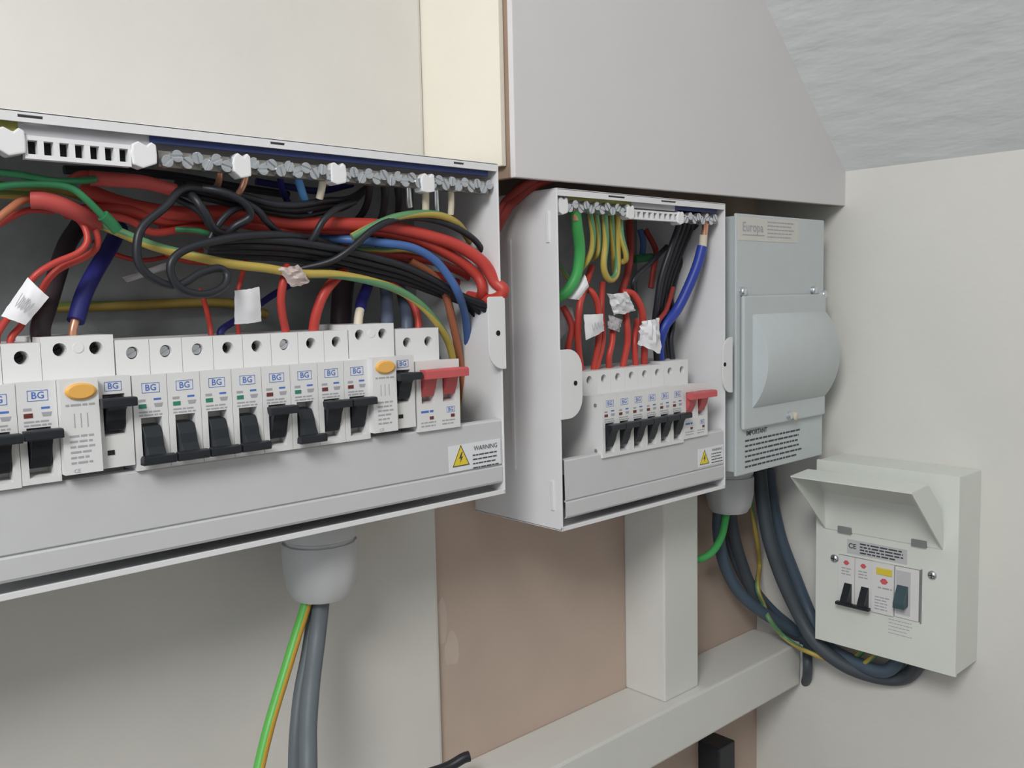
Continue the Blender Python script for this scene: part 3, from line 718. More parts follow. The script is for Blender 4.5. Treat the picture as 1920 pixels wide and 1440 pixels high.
# ---------------------------------------------------------------- wiring
WIRES = [
    ('red_cable', 'red', 8.5, 'red cable leaving the left bundle, topmost long red run in large unit',
     [(-11.5, 30.0, 88.4), (8.3, 24.0, 80.4), (34.3, 16.0, 75.8), (68.3, 14.0, 77.8), (100.4, 10.0, 72.7), (134.0, 4.0, 72.9), (163.2, 0.0, 72.4), (195.8, -2.0, 67.2), (219.7, -6.0, 60.5), (236.5, -11.0, 49.7), (243.9, -15.0, 36.4), (247.1, -20.0, 30.0), (244.6, -12.0, 23.9), (244.7, 14.0, 26.6)]),
    ('red_cable', 'red', 7.5, 'thick red cable running just under the topmost one, bending at right side',
     [(-19.1, 34.0, 75.4), (7.3, 22.0, 76.8), (29.7, 20.0, 72.4), (58.8, 22.0, 75.0), (88.3, 14.0, 70.6), (122.3, 10.0, 70.3), (157.6, 4.0, 69.8), (189.9, 2.0, 65.2), (219.6, -0.0, 53.6), (236.4, -4.0, 41.5), (240.2, -6.0, 30.4), (247.6, 10.0, 19.2)]),
    ('red_cable', 'red', 6.0, 'red cable under blue wire, curving down at the right side wall',
     [(28.9, 26.0, 69.0), (52.9, 24.0, 67.6), (88.2, 28.0, 63.3), (133.7, 30.0, 60.6), (167.9, 20.0, 56.6), (201.3, 18.0, 54.2), (227.5, 16.0, 47.8), (247.6, 14.0, 38.3), (253.1, 24.0, 25.1)]),
    ('red_cable', 'red', 4.3, 'thin red cable behind yellow earth, left half of large unit',
     [(-10.7, 18.0, 74.4), (8.4, 18.0, 71.3), (22.5, 18.0, 64.9), (48.0, 20.0, 69.2), (60.2, 26.0, 66.1), (80.4, 34.0, 57.0)]),
    ('red_cable', 'red', 5.6, 'dark red cable low in the bundle under the black wires',
     [(123.9, 40.0, 58.2), (159.9, 40.0, 56.0), (183.2, 30.0, 54.5), (207.0, 26.0, 46.2), (228.8, 24.0, 40.6), (250.0, 26.0, 34.8), (268.6, 30.0, 28.1)]),
    ('red_cable', 'red', 2.8, 'thin red wire sagging across back plate behind black loop',
     [(0.3, 50.0, 61.6), (13.7, 52.0, 54.2), (28.8, 52.0, 51.4), (48.0, 52.0, 54.8), (65.7, 54.0, 57.8)]),
    ('red_cable', 'red', 3.2, 'thin red wire crossing behind lower black coil',
     [(27.9, 40.0, 61.8), (42.3, 46.0, 53.8), (60.2, 50.0, 50.4), (81.8, 52.0, 51.4)]),
    ('red_sleeve', 'redsleeve', 7.9, 'thick red sleeve with cut right end near the top bar',
     [(-14.8, 4.0, 90.3), (-4.4, 2.0, 90.0), (11.3, 0.0, 89.5), (27.7, 0.0, 86.4)]),
    ('red_wire', 'red', 3.0, 'short red wire curving into upper red sleeve from left',
     [(-23.6, 16.0, 88.8), (-18.1, 8.0, 92.7), (-12.2, 6.0, 92.3), (-5.1, 4.0, 89.9)]),
    ('red_sleeve', 'redsleeve', 9.3, 'fat rounded red sleeve at far left over the bundle',
     [(-43.7, 2.0, 77.7), (-37.8, 0.0, 77.3), (-29.3, 0.0, 74.9), (-19.4, 4.0, 71.0), (-11.0, 12.0, 67.3)]),
    ('red_wire', 'red', 3.4, 'red wire from fat sleeve bending down into white tag at left',
     [(-22.0, 8.0, 72.0), (-18.5, 4.0, 64.3), (-18.8, 2.0, 57.4), (-23.8, 2.0, 51.9), (-34.2, 2.0, 47.2), (-42.6, 2.0, 41.9), (-47.3, 4.0, 35.9), (-53.5, 8.0, 24.3), (-58.6, 12.0, 15.3), (-60.3, 14.0, 10.8), (-60.3, 14.0, 2.8)]),
    ('red_wire', 'red', 3.5, 'second red wire from fat sleeve looping down behind white tag',
     [(-15.5, 12.0, 71.8), (-12.0, 8.0, 63.4), (-11.9, 8.0, 56.0), (-18.1, 8.0, 50.4), (-30.1, 8.0, 44.8), (-36.2, 10.0, 38.7), (-40.6, 14.0, 29.4), (-48.4, 16.0, 16.2), (-53.9, 15.0, 9.5), (-53.9, 15.0, 1.5)]),
    ('brown_wire', 'brown', 3.9, 'brown wire at far left edge entering under fat red sleeve',
     [(-61.6, 2.0, 65.1), (-54.3, 2.0, 71.8), (-46.3, 4.0, 77.7), (-37.9, 8.0, 79.1)]),
    ('red_wire', 'red', 3.2, 'red wire at far left edge below the brown wire',
     [(-60.3, 8.0, 63.6), (-51.8, 8.0, 69.1), (-42.6, 10.0, 73.3), (-30.3, 14.0, 73.7)]),
    ('earth_wire', 'ygold', 4.6, 'yellow and green earth wire entering from left edge',
     [(-56.8, 18.0, 81.3), (-46.1, 18.0, 81.2), (-33.2, 20.0, 81.1), (-14.7, 30.0, 78.9)]),
    ('earth_wire', 'ygold', 4.2, 'dull yellow wire under the green pair at left edge',
     [(-55.0, 24.0, 87.3), (-44.2, 24.0, 86.1), (-28.6, 26.0, 86.8), (-7.8, 34.0, 83.3), (10.0, 30.0, 74.4)]),
    ('green_wire', 'green', 3.7, 'upper green wire crossing the top left of the bundle',
     [(-60.9, -2.0, 89.3), (-48.6, -3.0, 88.6), (-34.6, -4.0, 86.7), (-21.8, -3.0, 87.7), (-13.6, 0.0, 89.4)]),
    ('green_wire', 'green', 3.7, 'lower green wire dipping across the reds to a blunt end',
     [(-61.0, 0.0, 82.0), (-48.6, -2.0, 84.2), (-36.3, -5.0, 84.7), (-26.8, -6.0, 83.1), (-19.9, -7.0, 77.4), (-12.3, -6.0, 69.7), (-8.3, -5.0, 66.1)]),
    ('green_sleeve', 'green', 6.3, 'blunt dark green sleeve end hanging over yellow earth wire',
     [(-12.8, -6.0, 70.7), (-8.7, -5.0, 67.2), (-5.4, -4.0, 63.6)]),
    ('black_wire', 'black', 4.5, 'black wire forming the large open loop in front of bundle',
     [(89.4, 2.0, 80.9), (57.8, -2.0, 84.9), (32.6, -4.0, 87.7), (18.7, -8.0, 76.4), (6.1, -10.0, 66.3), (1.7, -11.0, 57.1), (2.3, -11.0, 45.7), (11.0, -11.0, 37.4), (23.1, -9.0, 35.2), (36.2, -7.0, 41.8), (47.5, -6.0, 44.5), (51.8, -7.0, 40.7), (48.0, -9.0, 34.2), (36.8, -11.0, 30.2), (24.6, -12.0, 32.3), (18.6, -12.0, 39.3), (18.8, -12.0, 47.7), (27.7, -11.0, 54.4), (46.9, -9.0, 59.8), (67.5, -6.0, 63.3), (93.3, -2.0, 64.4), (119.5, 6.0, 62.1), (143.5, 14.0, 57.2)]),
    ('black_wire', 'black', 4.1, 'topmost of the three black wires arching under the terminal bar',
     [(34.5, 14.0, 93.2), (46.4, 0.0, 89.0), (64.2, -2.0, 85.8), (82.8, -4.0, 81.9), (100.1, -4.0, 82.2), (120.7, 0.0, 86.2), (143.1, 8.0, 89.5), (168.2, 24.0, 100.2)]),
    ('black_wire', 'black', 4.1, 'middle of the three black wires arching under the terminal bar',
     [(36.0, 18.0, 91.1), (48.1, 4.0, 86.9), (66.1, 2.0, 83.6), (84.8, 0.0, 80.2), (102.2, 0.0, 79.9), (123.0, 4.0, 83.8), (145.6, 12.0, 88.3), (170.9, 28.0, 100.7)]),
    ('black_wire', 'black', 4.2, 'lowest of the three black wires arching under the terminal bar',
     [(38.3, 24.0, 88.6), (50.7, 10.0, 84.4), (68.9, 8.0, 81.0), (87.9, 6.0, 78.1), (105.5, 6.0, 77.0), (126.5, 10.0, 80.9), (149.3, 18.0, 86.8), (175.0, 34.0, 101.6)]),
    ('black_wire', 'black', 4.2, 'black wire slanting down between two red cables mid bundle',
     [(143.0, 2.0, 87.0), (125.5, -4.0, 81.0), (114.7, -6.0, 73.0), (109.2, -2.0, 62.0), (106.6, 10.0, 53.0)]),
    ('black_wire', 'black', 3.9, 'black wire slanting down left of bundle centre behind loop',
     [(31.4, 8.0, 83.1), (41.1, 2.0, 76.4), (47.7, 2.0, 67.9), (54.1, 6.0, 64.0), (70.7, 14.0, 60.4)]),
    ('black_wire', 'black', 3.9, 'black wire stub rising from coil toward the upper black wires',
     [(43.1, 0.0, 55.9), (50.7, -2.0, 69.2), (60.6, -2.0, 77.9), (75.9, 2.0, 82.7)]),
    ('black_wire', 'black', 4.7, 'upper black wire of the long low run to right wall',
     [(46.6, 4.0, 59.2), (66.2, -2.0, 61.4), (93.2, -2.0, 60.9), (121.9, -2.0, 57.8), (148.8, -2.0, 53.1), (177.5, -2.0, 46.6), (203.6, -2.0, 36.9), (226.5, -2.0, 26.5), (248.0, -8.0, 18.7)]),
    ('black_wire', 'black', 4.8, 'second black wire of the long low run to right wall',
     [(48.3, 8.0, 57.3), (68.0, 2.0, 58.1), (95.2, 2.0, 57.5), (124.2, 2.0, 54.2), (151.3, 2.0, 49.3), (180.3, 2.0, 43.1), (206.6, 2.0, 33.9), (229.8, 2.0, 24.8), (245.5, -4.0, 16.5)]),
    ('black_wire', 'black', 4.8, 'third black wire of the long low run to right wall',
     [(51.0, 14.0, 55.9), (70.9, 8.0, 55.4), (98.4, 8.0, 54.7), (127.8, 8.0, 51.3), (155.2, 8.0, 46.2), (184.5, 8.0, 40.1), (211.2, 8.0, 31.5), (234.7, 8.0, 23.3), (245.6, 2.0, 14.7)]),
    ('black_wire', 'black', 4.9, 'lowest black wire of the long low run to right wall',
     [(53.6, 20.0, 54.4), (73.7, 14.0, 52.7), (101.5, 14.0, 51.8), (131.3, 14.0, 48.2), (159.1, 14.0, 43.0), (188.8, 14.0, 37.1), (215.8, 14.0, 29.0), (239.6, 14.0, 21.8), (245.7, 8.0, 12.8)]),
    ('black_wire', 'black', 4.4, 'black wire arching up under the striped earth arc at right',
     [(106.2, 10.0, 44.9), (122.8, 0.0, 49.5), (134.6, -6.0, 57.6), (149.5, -8.0, 69.3), (168.1, -8.0, 76.7), (193.1, -6.0, 77.9), (215.5, -6.0, 73.6), (236.7, -4.0, 64.6), (252.8, 2.0, 51.2)]),
    ('black_wire', 'black', 4.6, 'black wire hooked behind the right red cables by side wall',
     [(235.9, 20.0, 55.5), (247.2, 16.0, 48.7), (249.8, 6.0, 51.3), (251.4, 2.0, 54.9)]),
    ('earth_wire', 'yg', 5.2, 'striped earth wire arching over the reds at upper right of large unit',
     [(138.8, 0.0, 64.6), (152.3, -4.0, 71.7), (166.0, -8.0, 77.3), (184.4, -9.0, 80.4), (202.8, -8.0, 80.3), (220.9, -4.0, 75.7), (242.7, 10.0, 66.4)]),
    ('earth_wire', 'yg', 3.1, 'thin yellow earth wire beneath blue wire mid right',
     [(125.0, 16.0, 51.9), (144.9, 10.0, 57.7), (168.1, 8.0, 57.3), (188.9, 10.0, 57.9), (216.7, 20.0, 54.5)]),
    ('blue_wire', 'blue', 5.7, 'light blue wire sweeping down beside the main switch',
     [(127.9, 20.0, 64.5), (141.3, 4.0, 63.2), (161.4, -2.0, 61.4), (182.2, -5.0, 58.6), (198.0, -7.0, 50.8), (209.0, -8.0, 39.5), (218.5, -6.0, 28.0), (233.7, 6.0, 13.9), (245.5, 18.0, -5.7), (252.9, 26.0, -29.8), (253.7, 28.0, -53.8)]),
    ('earth_wire', 'yg', 5.3, 'long striped earth wire crossing large unit and dropping at right',
     [(-15.6, 20.0, 72.4), (-0.5, 6.0, 63.4), (15.8, 2.0, 56.3), (38.2, 0.0, 50.8), (59.9, 0.0, 47.0), (79.7, 0.0, 45.0), (100.4, 0.0, 42.0), (126.2, 0.0, 41.4), (151.5, 0.0, 37.4), (174.1, 0.0, 30.8), (193.2, -0.0, 19.6), (210.8, 4.0, 4.3), (223.1, 10.0, -10.1), (233.5, 18.0, -35.8), (235.8, 20.0, -59.3)]),
    ('brown_wire', 'brown', 5.6, 'brown wire dropping between striped earth and blue wire',
     [(195.2, 16.0, 51.1), (210.1, 12.0, 42.0), (218.1, 8.0, 28.3), (226.8, 12.0, 10.3), (235.9, 18.0, -9.1), (244.8, 24.0, -37.0), (246.7, 26.0, -60.9)]),
    ('earth_wire', 'ygold', 6.0, 'dull striped earth wire lying low along the back plate',
     [(-28.9, 68.0, 25.0), (-0.5, 68.0, 25.0), (30.1, 68.0, 25.3), (63.2, 68.0, 26.0), (91.6, 68.0, 24.8), (113.9, 68.0, 17.3)]),
    ('red_wire', 'red', 3.1, 'short thin red wire into fourth small breaker',
     [(56.8, 40.0, 33.1), (54.0, 30.0, 27.6), (51.6, 20.0, 18.2), (50.0, 14.0, 9.1), (50.0, 14.0, 1.1)]),
    ('red_wire', 'red', 2.8, 'thin red wire carrying the square white tag',
     [(80.3, 26.0, 51.8), (71.5, 14.0, 42.7), (66.3, 10.0, 32.4), (65.9, 12.0, 18.4), (67.0, 14.0, 8.4), (67.0, 14.0, 0.4)]),
    ('red_wire', 'red', 5.1, 'upright red wire with crumpled clear tag',
     [(98.4, 10.0, 46.5), (92.5, 4.0, 38.3), (91.3, 6.0, 27.3), (94.0, 10.0, 17.0), (97.6, 14.0, 8.5), (97.6, 14.0, 0.5)]),
    ('red_wire', 'red', 6.3, 'thick red wire curving down left of second test breaker',
     [(152.3, 22.0, 49.1), (133.1, 10.0, 40.1), (122.2, 8.0, 30.1), (117.6, 10.0, 18.7), (117.1, 14.0, 7.7), (117.1, 14.0, -0.3)]),
    ('red_wire', 'red', 5.1, 'red wire curving down into main switch',
     [(173.8, 36.0, 44.6), (190.6, 26.0, 33.3), (198.0, 20.0, 24.0), (199.6, 16.0, 13.0), (198.7, 14.0, 3.9), (198.7, 14.0, -4.1)]),
    ('blue_tail', 'bluedark', 8.9, 'thick dark blue tail dropping into left test breaker',
     [(16.2, 52.0, 70.4), (6.0, 42.0, 57.4), (-7.2, 28.0, 43.5), (-15.9, 21.0, 31.4), (-22.7, 15.0, 17.5)]),
    ('black_tail', 'blackbrown', 9.7, 'thick blackish tail dropping beside dark blue tail at left',
     [(-3.1, 60.0, 71.7), (-14.6, 48.0, 58.8), (-25.3, 34.0, 40.8), (-34.1, 22.0, 25.3), (-39.8, 15.0, 14.8), (-39.8, 15.0, 6.8)]),
    ('blue_wire', 'bluedark', 4.3, 'dark blue wire slanting behind the square white tag',
     [(137.3, 58.0, 41.6), (110.6, 46.0, 31.7), (89.2, 34.0, 22.8), (68.9, 22.0, 14.6), (57.4, 16.0, 9.4), (57.4, 16.0, 3.4)]),
    ('blue_tail', 'bluedark', 7.4, 'dark blue tail with pale ferrule above second test breaker',
     [(180.9, 40.0, 46.6), (167.2, 28.0, 33.6), (157.8, 20.0, 25.8), (153.2, 16.0, 18.9)]),
    ('black_tail', 'blackbrown', 14.5, 'broad blackish tail behind thick red drop wire',
     [(174.8, 60.0, 56.6), (165.9, 54.0, 37.9), (157.9, 46.0, 19.6), (152.3, 40.0, -1.7), (152.3, 40.0, -5.7)]),
    ('grey_tail', 'slate', 8.6, 'slate grey tail left of the red main switch wire',
     [(198.2, 52.0, 49.0), (188.2, 36.0, 31.8), (177.3, 20.0, 15.4), (173.5, 15.0, 7.7), (173.5, 15.0, 3.7)]),
    ('grey_tail', 'slate', 8.0, 'slate grey tail at the main switch beside the red wire',
     [(209.5, 52.0, 41.5), (202.5, 36.0, 26.0), (193.1, 20.0, 15.0), (189.5, 15.0, 4.2), (189.5, 15.0, 0.2)]),
    ('copper_strand', 'copper', 3.6, 'bare copper end under the bar, left of pair',
     [(49.7, -10.0, 103.2), (49.9, -8.0, 96.2), (51.5, -2.0, 91.2), (52.2, 6.0, 87.7)]),
    ('copper_strand', 'copper', 3.6, 'bare copper end under the bar, bent right one of pair',
     [(65.0, -10.0, 101.5), (64.4, -9.0, 94.3), (63.1, -6.0, 88.6), (61.9, 0.0, 84.1)]),
    ('blue_wire', 'bluelight', 4.8, 'short sky blue wire hanging from terminal bar',
     [(97.3, -8.0, 100.7), (100.2, -6.0, 94.1), (105.0, -2.0, 87.0), (112.9, 6.0, 80.3)]),
    ('black_wire', 'black', 4.5, 'black wire rising to bar left of the bare ferrules',
     [(146.9, -8.0, 100.3), (152.6, 0.0, 91.7), (155.3, 12.0, 81.1), (147.9, 20.0, 71.2)]),
    ('black_wire', 'black', 4.9, 'black wire rising to bar right of middle clip',
     [(158.8, -8.0, 99.5), (163.4, -2.0, 90.4), (166.9, 8.0, 77.9), (164.0, 20.0, 64.9)]),
    ('black_wire', 'black', 4.6, 'black wire rising to bar beside silver ferrules',
     [(169.0, -8.0, 98.6), (175.5, 0.0, 87.9), (181.7, 14.0, 77.3), (170.8, 24.0, 61.8)]),
    ('blue_wire', 'bluedark', 3.9, 'dark blue wire rising to bar left of sky blue wire',
     [(87.7, -6.0, 99.3), (92.7, 2.0, 92.9), (101.0, 10.0, 84.8), (113.4, 20.0, 76.6)]),
    ('blue_wire', 'bluedark', 4.4, 'dark navy wire behind the upper black wires',
     [(87.9, 24.0, 98.0), (108.1, 22.0, 96.0), (130.6, 22.0, 94.8), (155.9, 24.0, 101.1)]),
    ('black_wire', 'black', 4.9, 'black cable lying behind the bar at left',
     [(-18.9, 30.0, 97.3), (14.4, 30.0, 98.8), (44.5, 30.0, 98.1), (77.0, 30.0, 94.8), (114.6, 34.0, 92.7)]),
    ('red_mains_cable', 'reddark', 6.8, 'upper dark red cable rising behind boxing between the two units',
     [(266.0, 86.0, -40.0), (262.0, 66.0, 20.0), (289.2, 30.0, 88.9), (293.1, 22.0, 99.5), (296.7, 8.0, 108.5), (306.5, -2.0, 114.4), (327.2, -4.0, 120.4)]),
    ('red_mains_cable', 'reddark', 6.8, 'lower dark red cable rising behind boxing between the two units',
     [(274.0, 86.0, -50.0), (270.0, 62.0, 14.0), (291.0, 26.0, 86.7), (296.5, 18.0, 98.1), (301.9, 6.0, 107.1), (312.0, -2.0, 112.4), (330.7, -4.0, 118.3)]),
    ('green_wire', 'greenbright', 8.8, 'thick bright green earth wire at left of small open unit',
     [(330.7, -10.0, 90.7), (337.0, -6.0, 78.1), (346.0, 0.0, 60.4), (346.2, 4.0, 42.0), (338.7, 8.0, 28.9), (331.6, 14.0, 23.7)]),
    ('earth_wire', 'yg', 5.0, 'leftmost striped earth wire beside thick green one in small unit',
     [(348.9, -8.0, 90.6), (357.2, -4.0, 72.8), (358.8, 0.0, 58.6), (355.9, 6.0, 48.4), (353.2, 14.0, 42.4)]),
    ('earth_wire', 'yg', 4.7, 'striped earth wire bending left under the bar of small unit',
     [(356.2, -8.0, 90.1), (365.7, -2.0, 73.2), (368.6, 2.0, 58.9), (371.0, 10.0, 55.1)]),
    ('earth_wire', 'yg', 5.6, 'striped earth wire making the long U loop in small unit',
     [(366.1, -8.0, 90.2), (372.2, -4.0, 69.1), (371.5, -2.0, 48.2), (380.0, 0.0, 38.1), (391.5, 2.0, 43.3), (390.9, 0.0, 65.6), (383.7, -6.0, 90.3)]),
    ('earth_wire', 'yg', 4.8, 'striped earth wire inside the U loop in small unit',
     [(374.3, -8.0, 90.6), (382.2, -2.0, 73.7), (390.1, 4.0, 57.2), (400.4, 12.0, 44.6)]),
    ('earth_wire', 'yg', 4.8, 'striped earth wire hooked to the right of U loop',
     [(389.9, -4.0, 89.9), (390.9, -4.0, 73.9), (396.6, -4.0, 57.8), (398.6, 0.0, 52.8), (395.6, 6.0, 53.1)]),
    ('red_wire', 'reddark', 6.3, 'dark red wire hanging at centre of small unit',
     [(441.5, 30.0, 89.2), (435.4, 24.0, 63.5), (421.4, 16.0, 42.6), (408.9, 12.0, 26.9)]),
    ('red_wire', 'reddark', 5.3, 'dark red wire curving near the green sleeve in small unit',
     [(480.5, 44.0, 84.6), (485.6, 36.0, 65.1), (474.8, 30.0, 50.3), (470.1, 30.0, 31.3)]),
    ('red_wire', 'red', 5.9, 'red wire arching right into crumpled tag of small unit',
     [(406.5, 10.0, 27.8), (415.5, 6.0, 26.7), (422.0, 4.0, 18.6), (426.7, 4.0, 8.6), (433.5, 8.0, -14.3), (440.5, 14.0, -35.1), (440.5, 14.0, -43.1)]),
    ('red_wire', 'red', 5.5, 'leftmost upright red wire in small unit',
     [(375.2, 14.0, 48.9), (359.5, 8.0, 31.6), (350.8, 6.0, 14.9), (353.3, 10.0, -10.6), (360.2, 14.0, -33.4), (360.2, 14.0, -41.4)]),
    ('red_wire', 'red', 5.5, 'red wire hidden under left edge of small unit opening',
     [(346.6, 20.0, 17.2), (350.4, 14.0, 2.2), (348.4, 16.0, -14.7), (350.9, 20.0, -32.2)]),
    ('red_wire', 'red', 5.2, 'red wire curving above the written tag in small unit',
     [(363.2, 12.0, 31.7), (367.3, 6.0, 27.3), (373.4, 6.0, 14.4), (375.1, 8.0, -11.6), (374.4, 13.0, -35.2), (374.4, 13.0, -43.2)]),
    ('red_wire', 'red', 5.2, 'red wire under the written tag in small unit',
     [(394.7, 20.0, 36.1), (386.2, 14.0, 14.1), (382.5, 10.0, -12.0), (376.5, 12.0, -34.4), (376.5, 12.0, -42.4)]),
    ('red_wire', 'red', 5.3, 'red wire between written and upper crumpled tags',
     [(400.6, 14.0, 4.9), (394.4, 10.0, -12.5), (390.2, 10.0, -24.7), (393.4, 13.0, -34.7), (393.4, 13.0, -42.7)]),
    ('red_wire', 'red', 5.8, 'red wire under the upper crumpled tag',
     [(412.1, 12.0, 18.0), (411.2, 8.0, 0.1), (413.4, 10.0, -15.7), (411.1, 13.0, -35.0), (411.1, 13.0, -43.0)]),
    ('red_wire', 'red', 5.5, 'red wire left of lower crumpled tag',
     [(436.6, 18.0, 3.8), (425.5, 12.0, -14.0), (427.9, 13.0, -35.2), (427.9, 13.0, -43.2)]),
    ('black_wire', 'black', 4.1, 'thin black wire hooked left across small unit',
     [(480.6, 20.0, 67.9), (451.6, 12.0, 54.9), (427.2, 8.0, 43.7), (419.4, 8.0, 35.6), (426.1, 12.0, 25.8)]),
    ('black_wire', 'black', 5.6, 'leftmost black wire of the bundle down right half of small unit',
     [(464.9, -7.2, 94.9), (474.0, 2.0, 83.8), (464.4, 4.0, 63.0), (457.4, 8.0, 40.1), (456.3, 12.0, 17.1), (458.1, 16.0, -1.6), (458.2, 14.0, -32.5)]),
    ('black_wire', 'black', 5.6, 'second black wire of the bundle down right half of small unit',
     [(472.0, -6.4, 95.3), (482.8, 4.0, 84.2), (475.0, 8.0, 63.4), (467.2, 12.0, 40.2), (465.4, 16.0, 17.0), (467.2, 20.0, -1.9), (468.0, 18.0, -33.2)]),
    ('black_wire', 'black', 5.7, 'third black wire of the bundle down right half of small unit',
     [(479.8, -5.2, 95.8), (493.1, 7.0, 84.8), (488.4, 14.0, 64.0), (479.7, 18.0, 40.4), (477.1, 22.0, 16.8), (478.9, 26.0, -2.3), (480.5, 24.0, -34.2)]),
    ('black_wire', 'black', 5.8, 'fourth black wire of the bundle down right half of small unit',
     [(487.7, -4.0, 96.3), (503.6, 10.0, 85.4), (502.0, 20.0, 64.6), (492.4, 24.0, 40.6), (489.0, 28.0, 16.7), (490.8, 32.0, -2.8), (493.2, 30.0, -35.2)]),
    ('black_wire', 'black', 5.9, 'rightmost black wire of the bundle down right half of small unit',
     [(496.2, -2.4, 96.8), (515.5, 14.0, 86.2), (518.5, 28.0, 65.3), (507.8, 32.0, 40.9), (503.6, 36.0, 16.5), (505.3, 40.0, -3.4), (508.5, 38.0, -36.4)]),
    ('black_wire', 'black', 5.2, 'black wire standing at right of small unit breakers',
     [(491.5, 24.0, 21.4), (484.0, 16.0, 2.3), (478.1, 14.0, -16.5), (481.0, 14.0, -35.8), (481.0, 14.0, -43.8)]),
    ('blue_tail', 'bluemid', 9.0, 'bright blue tail slanting down to the main switch in small unit',
     [(497.8, -6.0, 66.8), (493.4, -4.0, 51.4), (486.3, 0.0, 32.8), (477.1, 6.0, 12.0), (464.0, 10.0, -2.7), (461.4, 14.0, -20.4), (462.7, 14.0, -35.6), (462.7, 14.0, -41.6)]),
    ('green_sleeve', 'green', 7.7, 'small dark green sleeve at back of small unit',
     [(460.3, 40.0, 57.3), (469.0, 38.0, 58.2), (481.9, 38.0, 59.4)]),
    ('blue_wire', 'blue', 5.8, 'short pale blue wire at back of small unit',
     [(475.4, 46.0, 84.6), (477.3, 44.0, 72.6), (475.6, 44.0, 60.5)]),
    ('red_wire', 'reddark', 4.2, 'thin dark red wire among black wires of small unit',
     [(484.3, 16.0, 30.9), (467.1, 10.0, 12.2), (454.0, 8.0, 3.3), (452.0, 10.0, -5.9)]),
    ('earth_wire', 'yg', 3.9, 'thin striped wire at left edge of small unit',
     [(348.5, 30.0, 53.6), (353.4, 26.0, 47.1), (359.2, 24.0, 38.5), (366.6, 24.0, 34.1)]),
    ('earth_cable', 'ygr', 7.2, 'green and yellow earth cable hanging from gland under large unit',
     [(120.6, 35.0, -155.3), (115.2, 34.0, -171.8), (105.2, 32.0, -192.1), (92.1, 26.0, -213.3), (77.8, 18.0, -234.1), (66.4, 12.0, -255.4), (57.9, 6.0, -273.5)]),
    ('grey_cable', 'greycable', 11.3, 'thick grey cable hanging from gland under large unit',
     [(127.8, 33.0, -156.5), (124.7, 32.0, -173.7), (118.1, 28.0, -196.4), (106.1, 16.0, -218.1), (95.8, 4.0, -238.9), (88.0, -8.0, -256.0), (82.3, -16.0, -277.8)]),
    ('grey_cable', 'greycable', 8.3, 'second grey cable hugging the thick one under large unit',
     [(125.4, 40.0, -157.4), (122.4, 38.0, -178.2), (114.5, 34.0, -204.2), (102.9, 26.0, -227.3), (94.2, 18.0, -250.2), (90.3, 14.0, -268.5), (86.2, 10.0, -290.1)]),
    ('green_wire', 'greenbright', 7.6, 'green wire curling left below gland by the corner',
     [(618.7, 50.0, -193.6), (611.9, 48.0, -209.0), (598.5, 44.0, -224.3), (582.6, 44.0, -236.2), (570.0, 50.0, -241.9), (559.5, 60.0, -241.6)]),
    ('blue_grey_cable', 'bluegrey', 12.7, 'blue grey cable sagging from corner gland to beam end',
     [(614.0, 56.0, -190.9), (614.0, 58.0, -219.6), (625.6, 60.0, -256.8), (648.5, 58.0, -293.7), (677.7, 48.0, -322.4), (712.7, 36.0, -346.7), (748.3, 20.0, -367.6)]),
    ('grey_cable', 'greydark', 13.1, 'dark grey cable below the blue grey one at corner',
     [(640.4, 62.0, -196.2), (653.3, 66.0, -234.3), (670.8, 66.0, -273.6), (685.9, 60.0, -309.1), (708.1, 50.0, -339.8), (731.0, 30.0, -362.4), (735.5, 0.0, -377.0)]),
    ('grey_cable', 'greydark', 14.7, 'thick dark cable falling in front of the corner to small box',
     [(663.1, 40.0, -162.0), (669.5, 40.0, -197.8), (672.7, 34.0, -238.2), (681.0, 24.0, -279.1), (688.9, 8.0, -318.5), (690.3, -12.0, -346.0), (700.4, -40.0, -366.1), (716.1, -70.0, -374.7), (719.9, -96.0, -366.9), (705.0, -118.0, -336.0), (708.0, -122.0, -322.0)]),
    ('blue_grey_cable', 'bluegrey', 13.8, 'slate cable right of the thick dark one to small box',
     [(705.6, 56.0, -170.1), (708.1, 52.0, -206.0), (712.8, 44.0, -247.9), (718.6, 30.0, -288.8), (719.4, 12.0, -327.3), (707.2, -12.0, -350.7), (705.8, -46.0, -361.4), (706.5, -80.0, -362.0), (706.0, -100.0, -336.0), (708.0, -104.0, -322.0)]),
    ('earth_wire', 'yg', 5.3, 'striped earth wire weaving among the corner cables',
     [(681.1, 64.0, -197.3), (679.2, 58.0, -219.9), (691.0, 60.0, -252.5), (714.4, 72.0, -284.3), (678.6, 52.0, -296.5), (688.3, 50.0, -319.5), (679.8, 38.0, -329.5), (694.9, 30.0, -350.8), (694.1, 12.0, -357.7), (688.2, -4.0, -357.6), (698.5, -26.0, -364.9), (706.0, -46.0, -370.1), (700.0, -78.0, -338.0), (704.0, -84.0, -322.0)]),
    ('earth_wire', 'yg', 6.2, 'striped earth wire end passing under the small box',
     [(730.2, 10.0, -360.0), (715.1, -14.0, -362.5), (713.9, -36.0, -366.6), (703.0, -62.0, -338.0), (706.0, -66.0, -322.0)]),
    ('black_cable', 'black', 8.4, 'black cable end resting by left end of beam',
     [(227.4, 60.0, -342.9), (244.7, 55.0, -341.4), (255.9, 50.0, -336.7), (260.9, 48.0, -336.0)]),
    ('grey_cable', 'greydark', 10.5, 'dark cable hugging right wall below beam end',
     [(757.2, 66.0, -337.2), (771.0, 60.0, -365.0), (742.7, 30.0, -371.9), (708.6, 8.0, -377.6), (724.4, 18.0, -406.6), (784.3, 60.0, -454.2)]),
    ('ferrule', 'ivory', 4.5, 'pale ferrule on terminal bar left of middle clip',
